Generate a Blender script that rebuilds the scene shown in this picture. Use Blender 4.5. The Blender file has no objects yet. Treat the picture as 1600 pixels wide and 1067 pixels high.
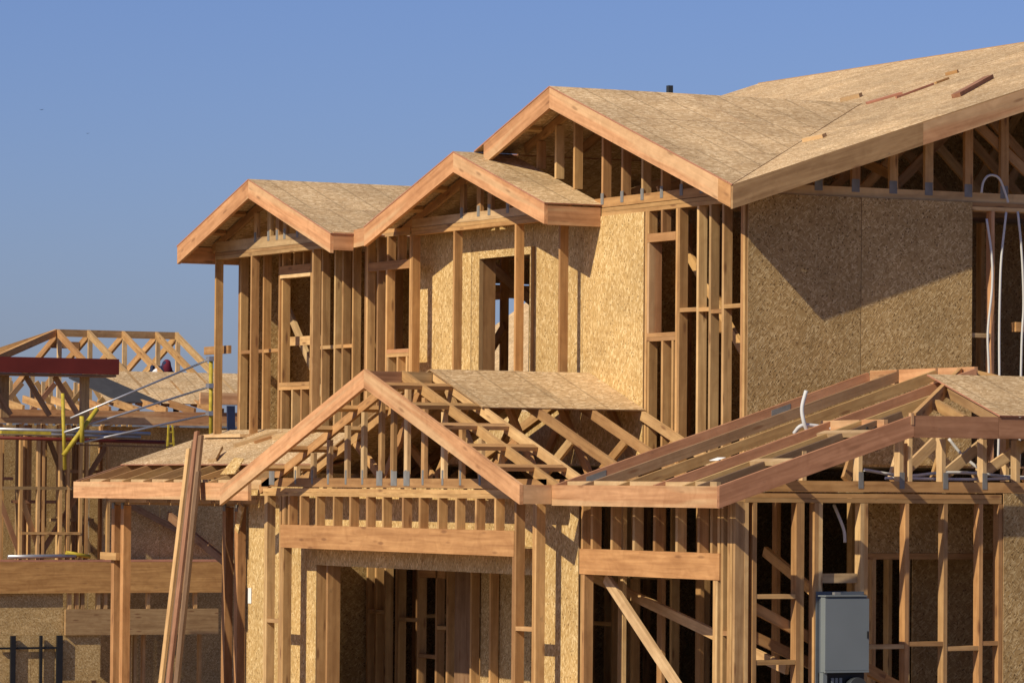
import bpy, bmesh, math, random
from mathutils import Vector, Matrix
random.seed(7)
V = Vector
scene = bpy.context.scene

# ---------------------------------------------------------------- camera
EYE = V((34.302, -20.035, 2.85))
yaw, pitch, roll = math.radians(62.8), math.radians(1.91), math.radians(0.47)
fw = V((-math.sin(yaw) * math.cos(pitch), math.cos(yaw) * math.cos(pitch), math.sin(pitch)))
rt = V((math.cos(yaw), math.sin(yaw), 0)); up = rt.cross(fw)
rt, up = rt * math.cos(roll) + up * math.sin(roll), up * math.cos(roll) - rt * math.sin(roll)
cd = bpy.data.cameras.new('camera'); cam = bpy.data.objects.new('camera', cd); scene.collection.objects.link(cam)
M = Matrix((rt, up, -fw)).transposed().to_4x4(); M.translation = EYE; cam.matrix_world = M
cd.sensor_width = 36; cd.lens = 153.0; cd.clip_start = 0.5; cd.clip_end = 9000
scene.camera = cam

# ---------------------------------------------------------------- world, sun, exposure
SUN = V((0.34, -1.0, 0.80)).normalized()
w = bpy.data.worlds.new('World'); scene.world = w; w.use_nodes = True
nt = w.node_tree; bg = nt.nodes['Background']
sky = nt.nodes.new('ShaderNodeTexSky'); sky.sky_type = 'NISHITA'; sky.sun_disc = False
sky.sun_elevation = math.asin(SUN.z); sky.sun_rotation = math.atan2(SUN.x, SUN.y)
sky.altitude = 0; sky.air_density = 1.0; sky.dust_density = 0.8; sky.ozone_density = 5.0
tint = nt.nodes.new('ShaderNodeMix'); tint.data_type = 'RGBA'; tint.blend_type = 'MULTIPLY'; tint.inputs[0].default_value = 1.0
tint.inputs[7].default_value = (1.02, 1.05, 1.50, 1)
nt.links.new(sky.outputs[0], tint.inputs[6]); nt.links.new(tint.outputs[2], bg.inputs[0]); bg.inputs[1].default_value = 0.062
sl = bpy.data.lights.new('sun', 'SUN'); sl.energy = 5.0; sl.angle = math.radians(0.5); sl.color = (1.0, 0.88, 0.66)
so = bpy.data.objects.new('sun', sl); scene.collection.objects.link(so)
so.rotation_euler = (-SUN).to_track_quat('-Z', 'Y').to_euler(); so.location = (0, -30, 30)
scene.view_settings.view_transform = 'Standard'; scene.view_settings.look = 'None'
scene.view_settings.exposure = 0.0; scene.view_settings.gamma = 1.0; scene.view_settings.use_curve_mapping = False

# ---------------------------------------------------------------- materials
def newmat(name, rough=0.8):
    m = bpy.data.materials.new(name); m.use_nodes = True
    b = m.node_tree.nodes['Principled BSDF']; b.inputs['Roughness'].default_value = rough
    b.inputs['Specular IOR Level'].default_value = 0.25
    return m, m.node_tree, b
def N(nt, t, **kw):
    n = nt.nodes.new(t)
    for k, v in kw.items():
        if k.startswith('i_'): n.inputs[int(k[2:])].default_value = v
        else: setattr(n, k, v)
    return n
def plain(name, col, rough=0.7, metal=0.0, vary=0.12, scale=6.0):
    m, t, b = newmat(name, rough); b.inputs['Metallic'].default_value = metal
    tc = N(t, 'ShaderNodeTexCoord'); no = N(t, 'ShaderNodeTexNoise'); no.inputs['Scale'].default_value = scale; no.inputs['Detail'].default_value = 5
    t.links.new(tc.outputs['Object'], no.inputs['Vector'])
    r = N(t, 'ShaderNodeValToRGB')
    r.color_ramp.elements[0].position = .3; r.color_ramp.elements[1].position = .7
    r.color_ramp.elements[0].color = tuple(c * (1 - vary) for c in col) + (1,); r.color_ramp.elements[1].color = tuple(min(1, c * (1 + vary)) for c in col) + (1,)
    t.links.new(no.outputs['Fac'], r.inputs[0]); t.links.new(r.outputs[0], b.inputs['Base Color'])
    return m
def coords(t):
    """object coordinates with a per-object shift, so no two boards share their figure"""
    tc = N(t, 'ShaderNodeTexCoord'); oi = N(t, 'ShaderNodeObjectInfo')
    mu = N(t, 'ShaderNodeMath', operation='MULTIPLY', i_1=97.0); t.links.new(oi.outputs['Random'], mu.inputs[0])
    ad = N(t, 'ShaderNodeVectorMath', operation='ADD')
    cx = N(t, 'ShaderNodeCombineXYZ')
    for i in range(3): t.links.new(mu.outputs[0], cx.inputs[i])
    t.links.new(tc.outputs['Object'], ad.inputs[0]); t.links.new(cx.outputs[0], ad.inputs[1])
    return tc, oi, ad
def mix(t, a, b, fac, mode='MIX'):
    m = N(t, 'ShaderNodeMix', data_type='RGBA', blend_type=mode)
    for s, v in ((6, a), (7, b), (0, fac)):
        if hasattr(v, 'links') or hasattr(v, 'is_output'): t.links.new(v, m.inputs[s])
        else: m.inputs[s].default_value = v if s == 0 else tuple(v) + (1,)
    return m.outputs[2]
def ramp(t, src, stops, interp='LINEAR'):
    r = N(t, 'ShaderNodeValToRGB'); r.color_ramp.interpolation = interp
    e = r.color_ramp.elements
    while len(e) < len(stops): e.new(.5)
    for el, (p, c) in zip(e, stops):
        el.position = p; el.color = (tuple(c) if hasattr(c, '__len__') else (c, c, c)) + (1,)
    t.links.new(src, r.inputs[0]); return r.outputs[0]
def wood(name, tones, knots=1.0, rough=0.75, sap=0.0):
    m, t, b = newmat(name, rough); tc, oi, v = coords(t)
    def noise(scale, det, dist=0.0, sc=1.0):
        mp = N(t, 'ShaderNodeMapping'); mp.inputs['Scale'].default_value = scale; t.links.new(v.outputs[0], mp.inputs[0])
        n = N(t, 'ShaderNodeTexNoise'); n.inputs['Scale'].default_value = sc; n.inputs['Detail'].default_value = det; n.inputs['Distortion'].default_value = dist
        t.links.new(mp.outputs[0], n.inputs['Vector']); return n.outputs['Fac']
    k = len(tones)
    base = ramp(t, oi.outputs['Random'], [((i + .5) / k, c) for i, c in enumerate(tones)])
    # second, unrelated per-board brightness
    m2 = N(t, 'ShaderNodeMath', operation='MULTIPLY', i_1=13.7); t.links.new(oi.outputs['Random'], m2.inputs[0])
    fr = N(t, 'ShaderNodeMath', operation='FRACT'); t.links.new(m2.outputs[0], fr.inputs[0])
    base = mix(t, base, ramp(t, fr.outputs[0], [(0, .76), (1, 1.16)]), 1.0, 'MULTIPLY')
    base = mix(t, base, ramp(t, noise((1.3, 26, 26), 4, .5), [(.3, (.74, .68, .62)), (.62, (1.08, 1.06, 1.02))]), .85, 'MULTIPLY')
    base = mix(t, base, ramp(t, noise((.8, 5, 5), 3, 1.2), [(.32, (.80, .72, .66)), (.68, (1.13, 1.12, 1.1))]), .8, 'MULTIPLY')
    if sap: base = mix(t, base, (.62, .45, .25), ramp(t, noise((.35, 6, 6), 2, .3), [(.50, 0.0), (.60, sap)]))
    base = mix(t, base, ramp(t, noise((5, 7, 7), 3, 1.5), [(.35, (.90, .86, .82)), (.65, (1.07, 1.07, 1.06))]), .8, 'MULTIPLY')
    mp = N(t, 'ShaderNodeMapping'); mp.inputs['Scale'].default_value = (2.2, 9, 9); t.links.new(v.outputs[0], mp.inputs[0])
    vo = N(t, 'ShaderNodeTexVoronoi'); vo.inputs['Scale'].default_value = 1.0; t.links.new(mp.outputs[0], vo.inputs['Vector'])
    base = mix(t, base, (.16, .07, .03), ramp(t, vo.outputs['Distance'], [(.08, .75 * knots), (.18, 0.0)]))
    # black mould freckles, rare
    base = mix(t, base, (.07, .05, .04), ramp(t, noise((9, 16, 16), 6), [(.70, 0.0), (.80, .45)]))
    t.links.new(base, b.inputs['Base Color'])
    bp_ = N(t, 'ShaderNodeBump'); bp_.inputs['Strength'].default_value = .25; bp_.inputs['Distance'].default_value = .004
    t.links.new(noise((2, 60, 60), 4), bp_.inputs['Height']); t.links.new(bp_.outputs[0], b.inputs['Normal'])
    return m
def osb(name, dark, mid, light, flake=(10, 50), lines=0.0, dirt=.3, spread=1.0):
    m, t, b = newmat(name, 0.8); tc, oi, v = coords(t)
    nz = N(t, 'ShaderNodeTexNoise'); nz.inputs['Scale'].default_value = 14; nz.inputs['Detail'].default_value = 2
    t.links.new(v.outputs[0], nz.inputs['Vector'])
    sc = N(t, 'ShaderNodeVectorMath', operation='SCALE'); sc.inputs['Scale'].default_value = .035; t.links.new(nz.outputs['Color'], sc.inputs[0])
    wv = N(t, 'ShaderNodeVectorMath', operation='ADD'); t.links.new(v.outputs[0], wv.inputs[0]); t.links.new(sc.outputs[0], wv.inputs[1])
    lay = []
    for i, (ang, k) in enumerate(((.15, .8), (-.35, 1.0), (1.3, 1.2), (-.75, 1.1), (.6, 1.2), (-.1, .9), (.4, 1.3), (-.5, 1.0))):
        r = N(t, 'ShaderNodeMapping'); r.vector_type = 'TEXTURE'; r.inputs['Rotation'].default_value = (0, 0, ang * spread); r.inputs['Location'].default_value = (i * 3.7, i * 1.9, 0)
        t.links.new(wv.outputs[0], r.inputs[0])
        s = N(t, 'ShaderNodeMapping'); s.inputs['Scale'].default_value = (flake[0] * k, flake[1] * k, 1); t.links.new(r.outputs[0], s.inputs[0])
        vo = N(t, 'ShaderNodeTexVoronoi', voronoi_dimensions='2D'); vo.inputs['Scale'].default_value = 1.0; t.links.new(s.outputs[0], vo.inputs['Vector'])
        sp = N(t, 'ShaderNodeSeparateColor'); t.links.new(vo.outputs['Color'], sp.inputs[0])
        # a flake shows where it was pressed on top: rounded blot, on or off by chance
        ms = N(t, 'ShaderNodeMath', operation='MULTIPLY'); t.links.new(ramp(t, vo.outputs['Distance'], [(.28, 1.0), (.44, 0.0)]), ms.inputs[0])
        t.links.new(ramp(t, sp.outputs[1], [(.42, 0.0), (.46, 1.0)]), ms.inputs[1])
        lay.append((sp.outputs[0], ms.outputs[0], sp.outputs[2]))
    nb = N(t, 'ShaderNodeTexNoise'); nb.inputs['Scale'].default_value = 22; nb.inputs['Detail'].default_value = 5; t.links.new(wv.outputs[0], nb.inputs['Vector'])
    col = ramp(t, nb.outputs['Fac'], [(.28, dark), (.5, mid), (.75, tuple((2 * a + q) / 3 for a, q in zip(mid, light)))])
    for i, l in enumerate(lay):
        c2 = ramp(t, l[0], [(0, tuple(.55 * a + .45 * q for a, q in zip(dark, mid))), (.25, mid), (.62, tuple((4 * a + q) / 5 for a, q in zip(mid, light))), (.74, tuple((a + q) / 2 for a, q in zip(mid, light))), (.9, light)])
        fm = N(t, 'ShaderNodeMath', operation='MULTIPLY', i_1=.9); t.links.new(l[1], fm.inputs[0])
        col = mix(t, col, c2, fm.outputs[0])
    # a few dark resin chips
    vd = N(t, 'ShaderNodeTexVoronoi', voronoi_dimensions='2D'); vd.inputs['Scale'].default_value = 34; t.links.new(wv.outputs[0], vd.inputs['Vector'])
    sd = N(t, 'ShaderNodeSeparateColor'); t.links.new(vd.outputs['Color'], sd.inputs[0])
    dm = N(t, 'ShaderNodeMath', operation='MULTIPLY'); t.links.new(ramp(t, vd.outputs['Distance'], [(.2, .8), (.32, 0.0)]), dm.inputs[0]); t.links.new(ramp(t, sd.outputs[0], [(.86, 0.0), (.9, 1.0)]), dm.inputs[1])
    col = mix(t, col, tuple(c * .6 for c in dark), dm.outputs[0])
    n2 = N(t, 'ShaderNodeTexNoise'); n2.inputs['Scale'].default_value = 1.6; n2.inputs['Detail'].default_value = 4; t.links.new(v.outputs[0], n2.inputs['Vector'])
    col = mix(t, col, ramp(t, n2.outputs['Fac'], [(.3, .78), (.7, 1.15)]), dirt * 2.2, 'MULTIPLY')
    m2 = N(t, 'ShaderNodeMath', operation='MULTIPLY', i_1=7.31); t.links.new(oi.outputs['Random'], m2.inputs[0])
    fr = N(t, 'ShaderNodeMath', operation='FRACT'); t.links.new(m2.outputs[0], fr.inputs[0])
    col = mix(t, col, ramp(t, fr.outputs[0], [(0, .88), (1, 1.08)]), 1.0, 'MULTIPLY')
    if lines:   # printed nailing lines across the sheet every 0.406 m
        sx = N(t, 'ShaderNodeSeparateXYZ'); t.links.new(tc.outputs['Object'], sx.inputs[0])
        pp = N(t, 'ShaderNodeMath', operation='PINGPONG', i_1=.203); t.links.new(sx.outputs[0], pp.inputs[0])
        col = mix(t, col, tuple(c * .45 for c in mid), ramp(t, pp.outputs[0], [(.008, lines), (.014, 0.0)]))
    t.links.new(col, b.inputs['Base Color'])
    bu = N(t, 'ShaderNodeBump'); bu.inputs['Strength'].default_value = .35; bu.inputs['Distance'].default_value = .004
    t.links.new(lay[1][1], bu.inputs['Height']); t.links.new(bu.outputs[0], b.inputs['Normal'])
    return m

M_STUD = wood('stud_fir', [(.48, .285, .122), (.55, .36, .165), (.42, .24, .108), (.51, .33, .145), (.36, .205, .095), (.60, .42, .21)])
M_FASCIA = wood('fascia_fir', [(.57, .315, .165), (.60, .35, .19), (.54, .295, .15)], .7, sap=.45)
M_RAFTER = wood('rafter_fir', [(.35, .195, .115), (.36, .25, .125), (.30, .17, .10), (.40, .285, .145), (.32, .17, .105)])
M_BEAM = wood('header_fir', [(.47, .26, .115), (.50, .285, .13)], .8)
M_OLD = wood('weathered_plank', [(.24, .15, .085), (.19, .125, .08), (.30, .195, .11), (.16, .11, .075)])
M_OLIVE = wood('olive_fir', [(.40, .275, .125), (.43, .29, .135)])
M_REDFIR = wood('red_fir', [(.42, .215, .125), (.45, .24, .14)], .5)
M_PALE = wood('pale_offcut', [(.62, .46, .26), (.58, .42, .24)], .3)
M_GLULAM = wood('glulam', [(.50, .29, .10), (.46, .26, .10)], .4)
M_OSB = osb('osb_wall', (.28, .158, .055), (.50, .322, .122), (.78, .585, .30), flake=(12, 58))
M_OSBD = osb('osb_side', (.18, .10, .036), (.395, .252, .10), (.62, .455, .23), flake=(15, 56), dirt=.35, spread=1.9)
M_ROOF = osb('osb_roof', (.29, .172, .080), (.48, .318, .158), (.80, .61, .37), flake=(10, 52), lines=.5, spread=.6, dirt=.4)
M_REDEDGE = plain('painted_sheet_edge', (.42, .19, .12), .8)
M_OSBEDGE = plain('sheet_edge', (.34, .21, .10), .9)
M_ZINC = plain('galvanised_plate', (.21, .205, .195), .65, .1, .25)
M_REDPAINT = plain('red_primer_paint', (.12, .018, .013), .6, 0, .12, 3)
M_GREY = plain('grey_enamel', (.165, .19, .20), .5, .0, .06, 2)
M_DARKGREY = plain('dark_grey_enamel', (.10, .115, .135), .5)
M_BLACK = plain('black_plastic', (.015, .015, .017), .4)
M_GLASS = plain('meter_glass', (.05, .055, .06), .1)
M_WHITE = plain('white_tube', (.55, .55, .54), .5, 0, .05)
M_PAPER = plain('white_paper', (.80, .79, .76), .8, 0, .04)
M_PIPE = plain('steel_tube', (.40, .40, .42), .4, .7)
M_YELLOW = plain('yellow_paint', (.42, .32, .035), .6, 0, .3, 9)
M_VENT = plain('black_pipe', (.03, .035, .04), .5)
M_CONC = plain('concrete', (.36, .34, .31), .9)
M_GROUND = plain('bare_earth', (.26, .19, .12), .95, 0, .35, .6)
M_SLATE = plain('asphalt_shingle', (.10, .11, .13), .9, 0, .25, 3)
M_FELT = plain('black_felt', (.045, .045, .05), .9)
M_STUCCO = plain('pale_stucco', (.55, .50, .42), .9)
M_MAROON = plain('maroon_cloth', (.13, .015, .03), .9)
M_NAVY = plain('navy_cloth', (.02, .03, .07), .9)
M_SHIRT = plain('white_cloth', (.72, .72, .74), .9)
M_SKIN = plain('skin', (.40, .22, .14), .6)

# ---------------------------------------------------------------- building helpers
def tag(o, label=None, cat=None, group=None, kind=None):
    for k, v in (('label', label), ('category', cat), ('group', group), ('kind', kind)):
        if v: o[k] = v
    return o
def empty(name, loc=(0, 0, 0), parent=None):
    o = bpy.data.objects.new(name, None); scene.collection.objects.link(o); o.empty_display_size = .2
    if parent is None: o.location = loc; o['_o'] = list(loc)
    else: o.parent = parent; o['_o'] = parent['_o'][:]
    return o
def link(name, me, mats, parent=None, mw=None):
    o = bpy.data.objects.new(name, me); scene.collection.objects.link(o)
    for m in (mats if isinstance(mats, (list, tuple)) else [mats]): me.materials.append(m)
    mw = mw or Matrix()
    if parent is not None:
        o.parent = parent; mw = Matrix.Translation(-V(parent['_o'])) @ mw
    o.matrix_basis = mw
    return o
def frame(ex, ey, org):
    ex = V(ex).normalized(); ez = ex.cross(V(ey)).normalized(); ey = ez.cross(ex)
    m = Matrix((ex, ey, ez)).transposed().to_4x4(); m.translation = V(org); return m
BOXF = [(0, 3, 2, 1), (4, 5, 6, 7), (0, 1, 5, 4), (1, 2, 6, 5), (2, 3, 7, 6), (3, 0, 4, 7)]
def bar(name, p0, p1, wid, hgt, parent=None, mat=None, side=None, top=0.0):
    """a board from p0 to p1 (its centre line); wid along `side`, hgt across; long side is local X"""
    p0, p1 = V(p0), V(p1); d = p1 - p0; L = d.length
    if name in ('stud', 'cripple_stud', 'post', 'web', 'rafter', 'blocking') and L > .3:   # no board is dead true
        q = .0035; p0 = p0 + V((random.uniform(-q, q), 0, 0)) if abs(d.z) > .5 * L else p0 + V((0, 0, random.uniform(-q, q))); d = p1 - p0
    if side is None: side = V((0, 0, 1)).cross(d) if abs(d.normalized().z) < .95 else V((1, 0, 0))
    m = frame(d, side, (p0 + p1) / 2)
    a, b_, c = L / 2, wid / 2, hgt / 2
    me = bpy.data.meshes.new(name)
    me.from_pydata([(x, y, z) for z in (-c, c) for x, y in ((-a, -b_), (a, -b_), (a, b_), (-a, b_))], [], BOXF)
    return link(name, me, mat or M_STUD, parent, m)
def box(name, x, y, z, parent=None, mat=None):
    """axis-aligned board given by its three ranges"""
    lo = V((min(x), min(y), min(z))); hi = V((max(x), max(y), max(z))); s = hi - lo; c = (lo + hi) / 2
    ax = max(range(3), key=lambda i: s[i]); e = [V((1, 0, 0)), V((0, 1, 0)), V((0, 0, 1))]
    o1 = max((i for i in range(3) if i != ax), key=lambda i: s[i])
    return bar(name, c - e[ax] * s[ax] / 2, c + e[ax] * s[ax] / 2, s[o1], s[3 - ax - o1], parent, mat, e[o1])
def prism(name, pts, thick, parent=None, mat=None, along=None, edge=None):
    """polygon of 3D points extruded by the vector `thick`; local X runs along `along`"""
    pts = [V(p) for p in pts]; thick = V(thick); along = V(along) if along is not None else pts[1] - pts[0]
    n = (pts[1] - pts[0]).cross(pts[2] - pts[0]).normalized()
    m = frame(along, n.cross(along), sum(pts, V()) / len(pts)); mi = m.inverted()
    if n.dot(thick) < 0: pts = pts[::-1]
    k = len(pts); vs = [mi @ p for p in pts] + [mi @ (p + thick) for p in pts]
    fs = [tuple(range(k))[::-1], tuple(range(k, 2 * k))] + [(i, (i + 1) % k, (i + 1) % k + k, i + k) for i in range(k)]
    me = bpy.data.meshes.new(name); me.from_pydata(vs, [], fs)
    o = link(name, me, [mat or M_STUD] + ([edge] if edge else []), parent, m)
    if edge:
        for p in me.polygons[2:]: p.material_index = 1
    return o
def clip(poly, a, b_, c):
    """keep the part of a 2D polygon where a*x + b*y <= c"""
    out = []
    for i in range(len(poly)):
        p, q = poly[i], poly[(i + 1) % len(poly)]; dp, dq = a * p[0] + b_ * p[1] - c, a * q[0] + b_ * q[1] - c
        if dp <= 0: out.append(p)
        if dp * dq < 0: s = dp / (dp - dq); out.append((p[0] + s * (q[0] - p[0]), p[1] + s * (q[1] - p[1])))
    return out
def panels(name, org, u, v, lu, lv, su, sv, parent, mat, th=.0125, clips=(), edge=None, stagger=.5, along='u', gap=.004, off=0.0):
    """sheets of su x sv laid in rows over the rectangle lu x lv at org (directions u, v), clipped to half planes in (u, v)"""
    org, u, v = V(org), V(u).normalized(), V(v).normalized(); n = u.cross(v)
    if n.z < -1e-6: n = -n
    j = 0
    while j * sv < lv - 1e-4:
        x0 = -(stagger * su if j % 2 else 0) - off
        while x0 < lu - 1e-4:
            a, b2 = max(0, x0), min(lu, x0 + su); c, d = j * sv, min(lv, (j + 1) * sv)
            if b2 - a > .03:
                pl = [(a + gap / 2, c + gap / 2), (b2 - gap / 2, c + gap / 2), (b2 - gap / 2, d - gap / 2), (a + gap / 2, d - gap / 2)]
                for cl in clips:
                    if pl: pl = clip(pl, *cl)
                if len(pl) >= 3:
                    jig = random.uniform(0, .002)
                    prism(name, [org + u * p[0] + v * p[1] + n * jig for p in pl], n * th, parent, mat, u if along == 'u' else v, edge)
            x0 += su
        j += 1
def tube(name, pts, r, parent=None, mat=None, seg=10, smooth=True, sub=6):
    pts = [V(p) for p in pts]
    if smooth and len(pts) > 2:   # Catmull-Rom through the given points
        P = [pts[0] * 2 - pts[1]] + pts + [pts[-1] * 2 - pts[-2]]; q = []
        for i in range(1, len(P) - 2):
            for s in range(sub):
                t = s / sub; a, b_, c, d = P[i - 1], P[i], P[i + 1], P[i + 2]
                q.append(.5 * ((2 * b_) + (c - a) * t + (2 * a - 5 * b_ + 4 * c - d) * t * t + (3 * b_ - a - 3 * c + d) * t ** 3))
        q.append(pts[-1]); pts = q
    org = pts[0].copy(); vs, fs = [], []; ref = V((0.13, 0.37, .9)).normalized()
    for i, p in enumerate(pts):
        d = (pts[min(i + 1, len(pts) - 1)] - pts[max(i - 1, 0)]).normalized()
        a = d.cross(ref).normalized(); b_ = d.cross(a)
        rr = r[i * (len(r) - 1) // max(1, len(pts) - 1)] if isinstance(r, (list, tuple)) else r
        for k in range(seg): an = 2 * math.pi * k / seg; vs.append(p - org + (a * math.cos(an) + b_ * math.sin(an)) * rr)
    for i in range(len(pts) - 1):
        for k in range(seg): fs.append((i * seg + k, i * seg + (k + 1) % seg, (i + 1) * seg + (k + 1) % seg, (i + 1) * seg + k))
    fs.append(tuple(range(seg))[::-1]); fs.append(tuple(range((len(pts) - 1) * seg, len(pts) * seg)))
    me = bpy.data.meshes.new(name); me.from_pydata(vs, [], fs)
    for p in me.polygons: p.use_smooth = len(p.vertices) == 4
    return link(name, me, mat, parent, Matrix.Translation(org))
T, W4, W6 = .038, .089, .140     # dressed lumber sizes

# ---------------------------------------------------------------- ground
xs_ = [-5000, -1500, -500, -200, -120, -80, -60, -50, -44, -38, -32, -26, -20, -12, 5, 20, 60, 200, 800, 5000]
vs = [(x, y, 0 if x > -20 else (-1.9 if x < -42 else -1.9 * (-20 - x) / 22)) for y in xs_ for x in xs_]
n_ = len(xs_); me = bpy.data.meshes.new('ground')
me.from_pydata(vs, [], [(j * n_ + i, j * n_ + i + 1, (j + 1) * n_ + i + 1, (j + 1) * n_ + i) for j in range(n_ - 1) for i in range(n_ - 1)])
tag(link('ground', me, M_GROUND), kind='structure')

# ================================================================ the framed house
H = empty('framed_house', (-4, 3, 0))
tag(H, 'large two-storey wood-framed house under construction with bare studs and chipboard sheathing', 'house')
K = .326                                    # roof pitch
box('slab', (-11.2, 2.9), (-1.8, 11.9), (-.05, .12), H, M_CONC)

# ---------- upper right: side-gabled main roof, its ridge along X
RZ0 = 5.57                                   # top of the eaves
R = empty('main_roof', parent=H)
L_ = 1 / math.sqrt(1 + K * K)
def zmain(y): return RZ0 + K * (y + .40)
YR = 5.75
# front slope: (u = X leftwards from the rake, v = up the slope); the valley with the front gable cuts it
xa, xl = .42, -9.6
clips_ = []
o_ = V((xa, -.42, zmain(-.42)))
vv = V((0, 1, K)); lv = (YR + .42) / L_
u_ = V((-1, 0, 0))
# valley from the corner (0.42,-0.42) to the gable ridge end (-3.15, 3.15): keep plan y >= -.42 + (xa - x)
panels('roof_panel', o_, u_, vv, xa + 3.2, lv, 2.44, 1.22, R, M_ROOF, clips=[(1, -L_, -.022)], edge=M_OSBEDGE)
panels('roof_panel', o_ + u_ * (xa + 3.2), u_, vv, -3.2 - xl, lv, 2.44, 1.22, R, M_ROOF, clips=[(0, -1, -(2.0 / L_))], edge=M_OSBEDGE, off=.4)
bar('valley_sun_block', (.10, -.10, zmain(-.10) - .028), (-3.10, 3.10, zmain(3.10) - .028), .16, .012, R, M_OLD)  # unseen board added to stop sun leaking through the valley gap
# back slope
panels('roof_panel', (xa, 2 * YR + .4, zmain(-.4)), u_, (0, -1, K), xa - xl, lv, 2.44, 1.22, R, M_ROOF, edge=M_OSBEDGE)
# rake boards on the side gable
def rake(parent, a, b_, hgt=.196, nrm=(1, 0, 0), mat=None, name='rake_board', th=T):
    """board with plumb ends whose top edge runs from a to b, hung below it; extruded along nrm"""
    a, b_ = V(a), V(b_); dz = V((0, 0, -hgt))
    return prism(name, [a, b_, b_ + dz, a + dz], V(nrm) * th, parent, mat or M_FASCIA, b_ - a)
rake(R, (.385, -.40, RZ0), (.385, 1.62, zmain(1.62)), .205, (1, 0, 0), M_RAFTER)
rake(R, (.385, 1.622, zmain(1.622)), (.385, YR, zmain(YR)), .205, (1, 0, 0), M_FASCIA)
rake(R, (.385, YR, zmain(YR)), (.385, 2 * YR + .4, RZ0), .205)
# attic trusses behind the side gable
for k, x in enumerate((-.02, -.62, -1.23, -1.84, -2.45)):
    tr = empty('gable_truss' if k == 0 else 'roof_truss', parent=R)
    o0 = (x - T, x)
    bar('bottom_chord', (x - T / 2, .05 if k else .05, 5.60), (x - T / 2, 11.4, 5.60), T, .09, tr, M_STUD, (1, 0, 0))
    zt = lambda y: zmain(y) - .06
    bar('top_chord', (x - T / 2, -.36 if k == 0 else .1, zt(-.36 if k == 0 else .1)), (x - T / 2, YR, zt(YR)), T, W4, tr, M_STUD, (1, 0, 0))
    bar('top_chord', (x - T / 2, 2 * YR + .3, zt(-.3)), (x - T / 2, YR, zt(YR)), T, W4, tr, M_STUD, (1, 0, 0))
    if k == 0:
        for y in (.33, .73, 1.13, 1.54, 1.93, 2.37, 2.77, 3.17, 3.57, 3.97, 4.4, 4.8, 5.2):
            box('web', (x - T, x), (y, y + W4), (5.647, zmain(y) - .11), tr)
            box('truss_plate', (x, x + .003), (y - .005, y + .08), (5.60, 5.72), tr, M_ZINC)
        bar('web', (x - .06, 2.45, 6.36), (x - .06, 3.45, 5.60), T, W4, tr, M_STUD, (1, 0, 0))
    else:
        for y0, y1 in ((1.9, 2.9), (3.9, 2.9), (3.9, 5.0), (5.7, 5.0), (.9, 1.9)):
            bar('web', (x - T / 2, y0, 5.64), (x - T / 2, y1, zt(y1) - .03), T, W4, tr, M_STUD, (1, 0, 0))

# ---------- front gable C (above the right half of the front)
C_ = empty('front_gable_roof', parent=H)
CX, CZ, CY = -3.15, 6.735, -.406
o_ = V((CX, CY, CZ + .002)); lu = 3.57
# right slope: u runs back along the ridge, v down the slope; triangle to the valley
Ls = math.sqrt(1 + K * K)
panels('roof_panel', o_, (0, 1, 0), (1, 0, -K), lu, 3.57 * Ls, 2.44, 1.22, C_, M_ROOF, clips=[(1, 1 / Ls, 3.565)], edge=M_REDEDGE, off=.9)
panels('roof_panel', o_, (0, 1, 0), (-1, 0, -K), lu, 1.62 * Ls, 2.44, 1.22, C_, M_ROOF, edge=M_REDEDGE)
panels('roof_panel', (CX - 1.62, .1, CZ + .002 - K * 1.62), (0, 1, 0), (-1, 0, -K), 3.0, .5, 2.44, 1.22, C_, M_ROOF, edge=M_OSBEDGE)
rake(C_, (CX, -.40, CZ), (.385, -.40, CZ - K * 3.535), .20, (0, T, 0) if 0 else (0, 1, 0))
rake(C_, (CX, -.40, CZ), (-4.56, -.40, CZ - K * 1.41), .20, (0, 1, 0))
# light return block at the corner of the two eaves
prism('rake_end_block', [(.16, -.404, CZ - K * 3.31), (.387, -.404, CZ - K * 3.537), (.387, -.404, CZ - K * 3.537 - .205), (.16, -.404, CZ - K * 3.31 - .205)], (0, .004, 0), C_, M_BEAM, (1, 0, -K))
tr = empty('gable_truss', parent=C_)
bar('bottom_chord', (-2.95, .02, 5.605), (.0, .02, 5.605), T, .09, tr, M_STUD, (0, 1, 0))
def zB(x): return 6.20 - .315 * abs(x + 4.78)
for x in (-4.18, -3.79, -3.40, -2.81, -2.41, -2.01, -1.63, -1.25, -.87, -.47):
    z0 = max(5.651, zB(x) + .01) if x < -2.8 else 5.651
    box('web', (x, x + T), (.0, W4), (z0, CZ - K * abs(x - CX) - .10), tr)
    if x > -2.9: box('truss_plate', (x - .01, x + T + .01), (-.003, .0), (5.59, 5.70), tr, M_ZINC)
bar('top_chord', (CX, .045, CZ - .055), (-.1, .045, CZ - .055 - K * 3.05), T, W4, tr, M_STUD, (0, 1, 0))
bar('top_chord', (CX, .045, CZ - .055), (-4.5, .045, CZ - .055 - K * 1.35), T, W4, tr, M_STUD, (0, 1, 0))
for k, y in enumerate((.65, 1.25, 1.85)):
    r = empty('roof_truss', parent=C_)
    bar('top_chord', (CX, y, CZ - .055), (-.4, y, CZ - .055 - K * 2.75), T, W4, r, M_STUD, (0, 1, 0))
    bar('top_chord', (CX, y, CZ - .055), (-4.5, y, CZ - .055 - K * 1.35), T, W4, r, M_STUD, (0, 1, 0))
    bar('web', (CX + .1, y, CZ - .2), (-1.9, y, 5.66), T, W4, r, M_STUD, (0, 1, 0))
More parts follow.
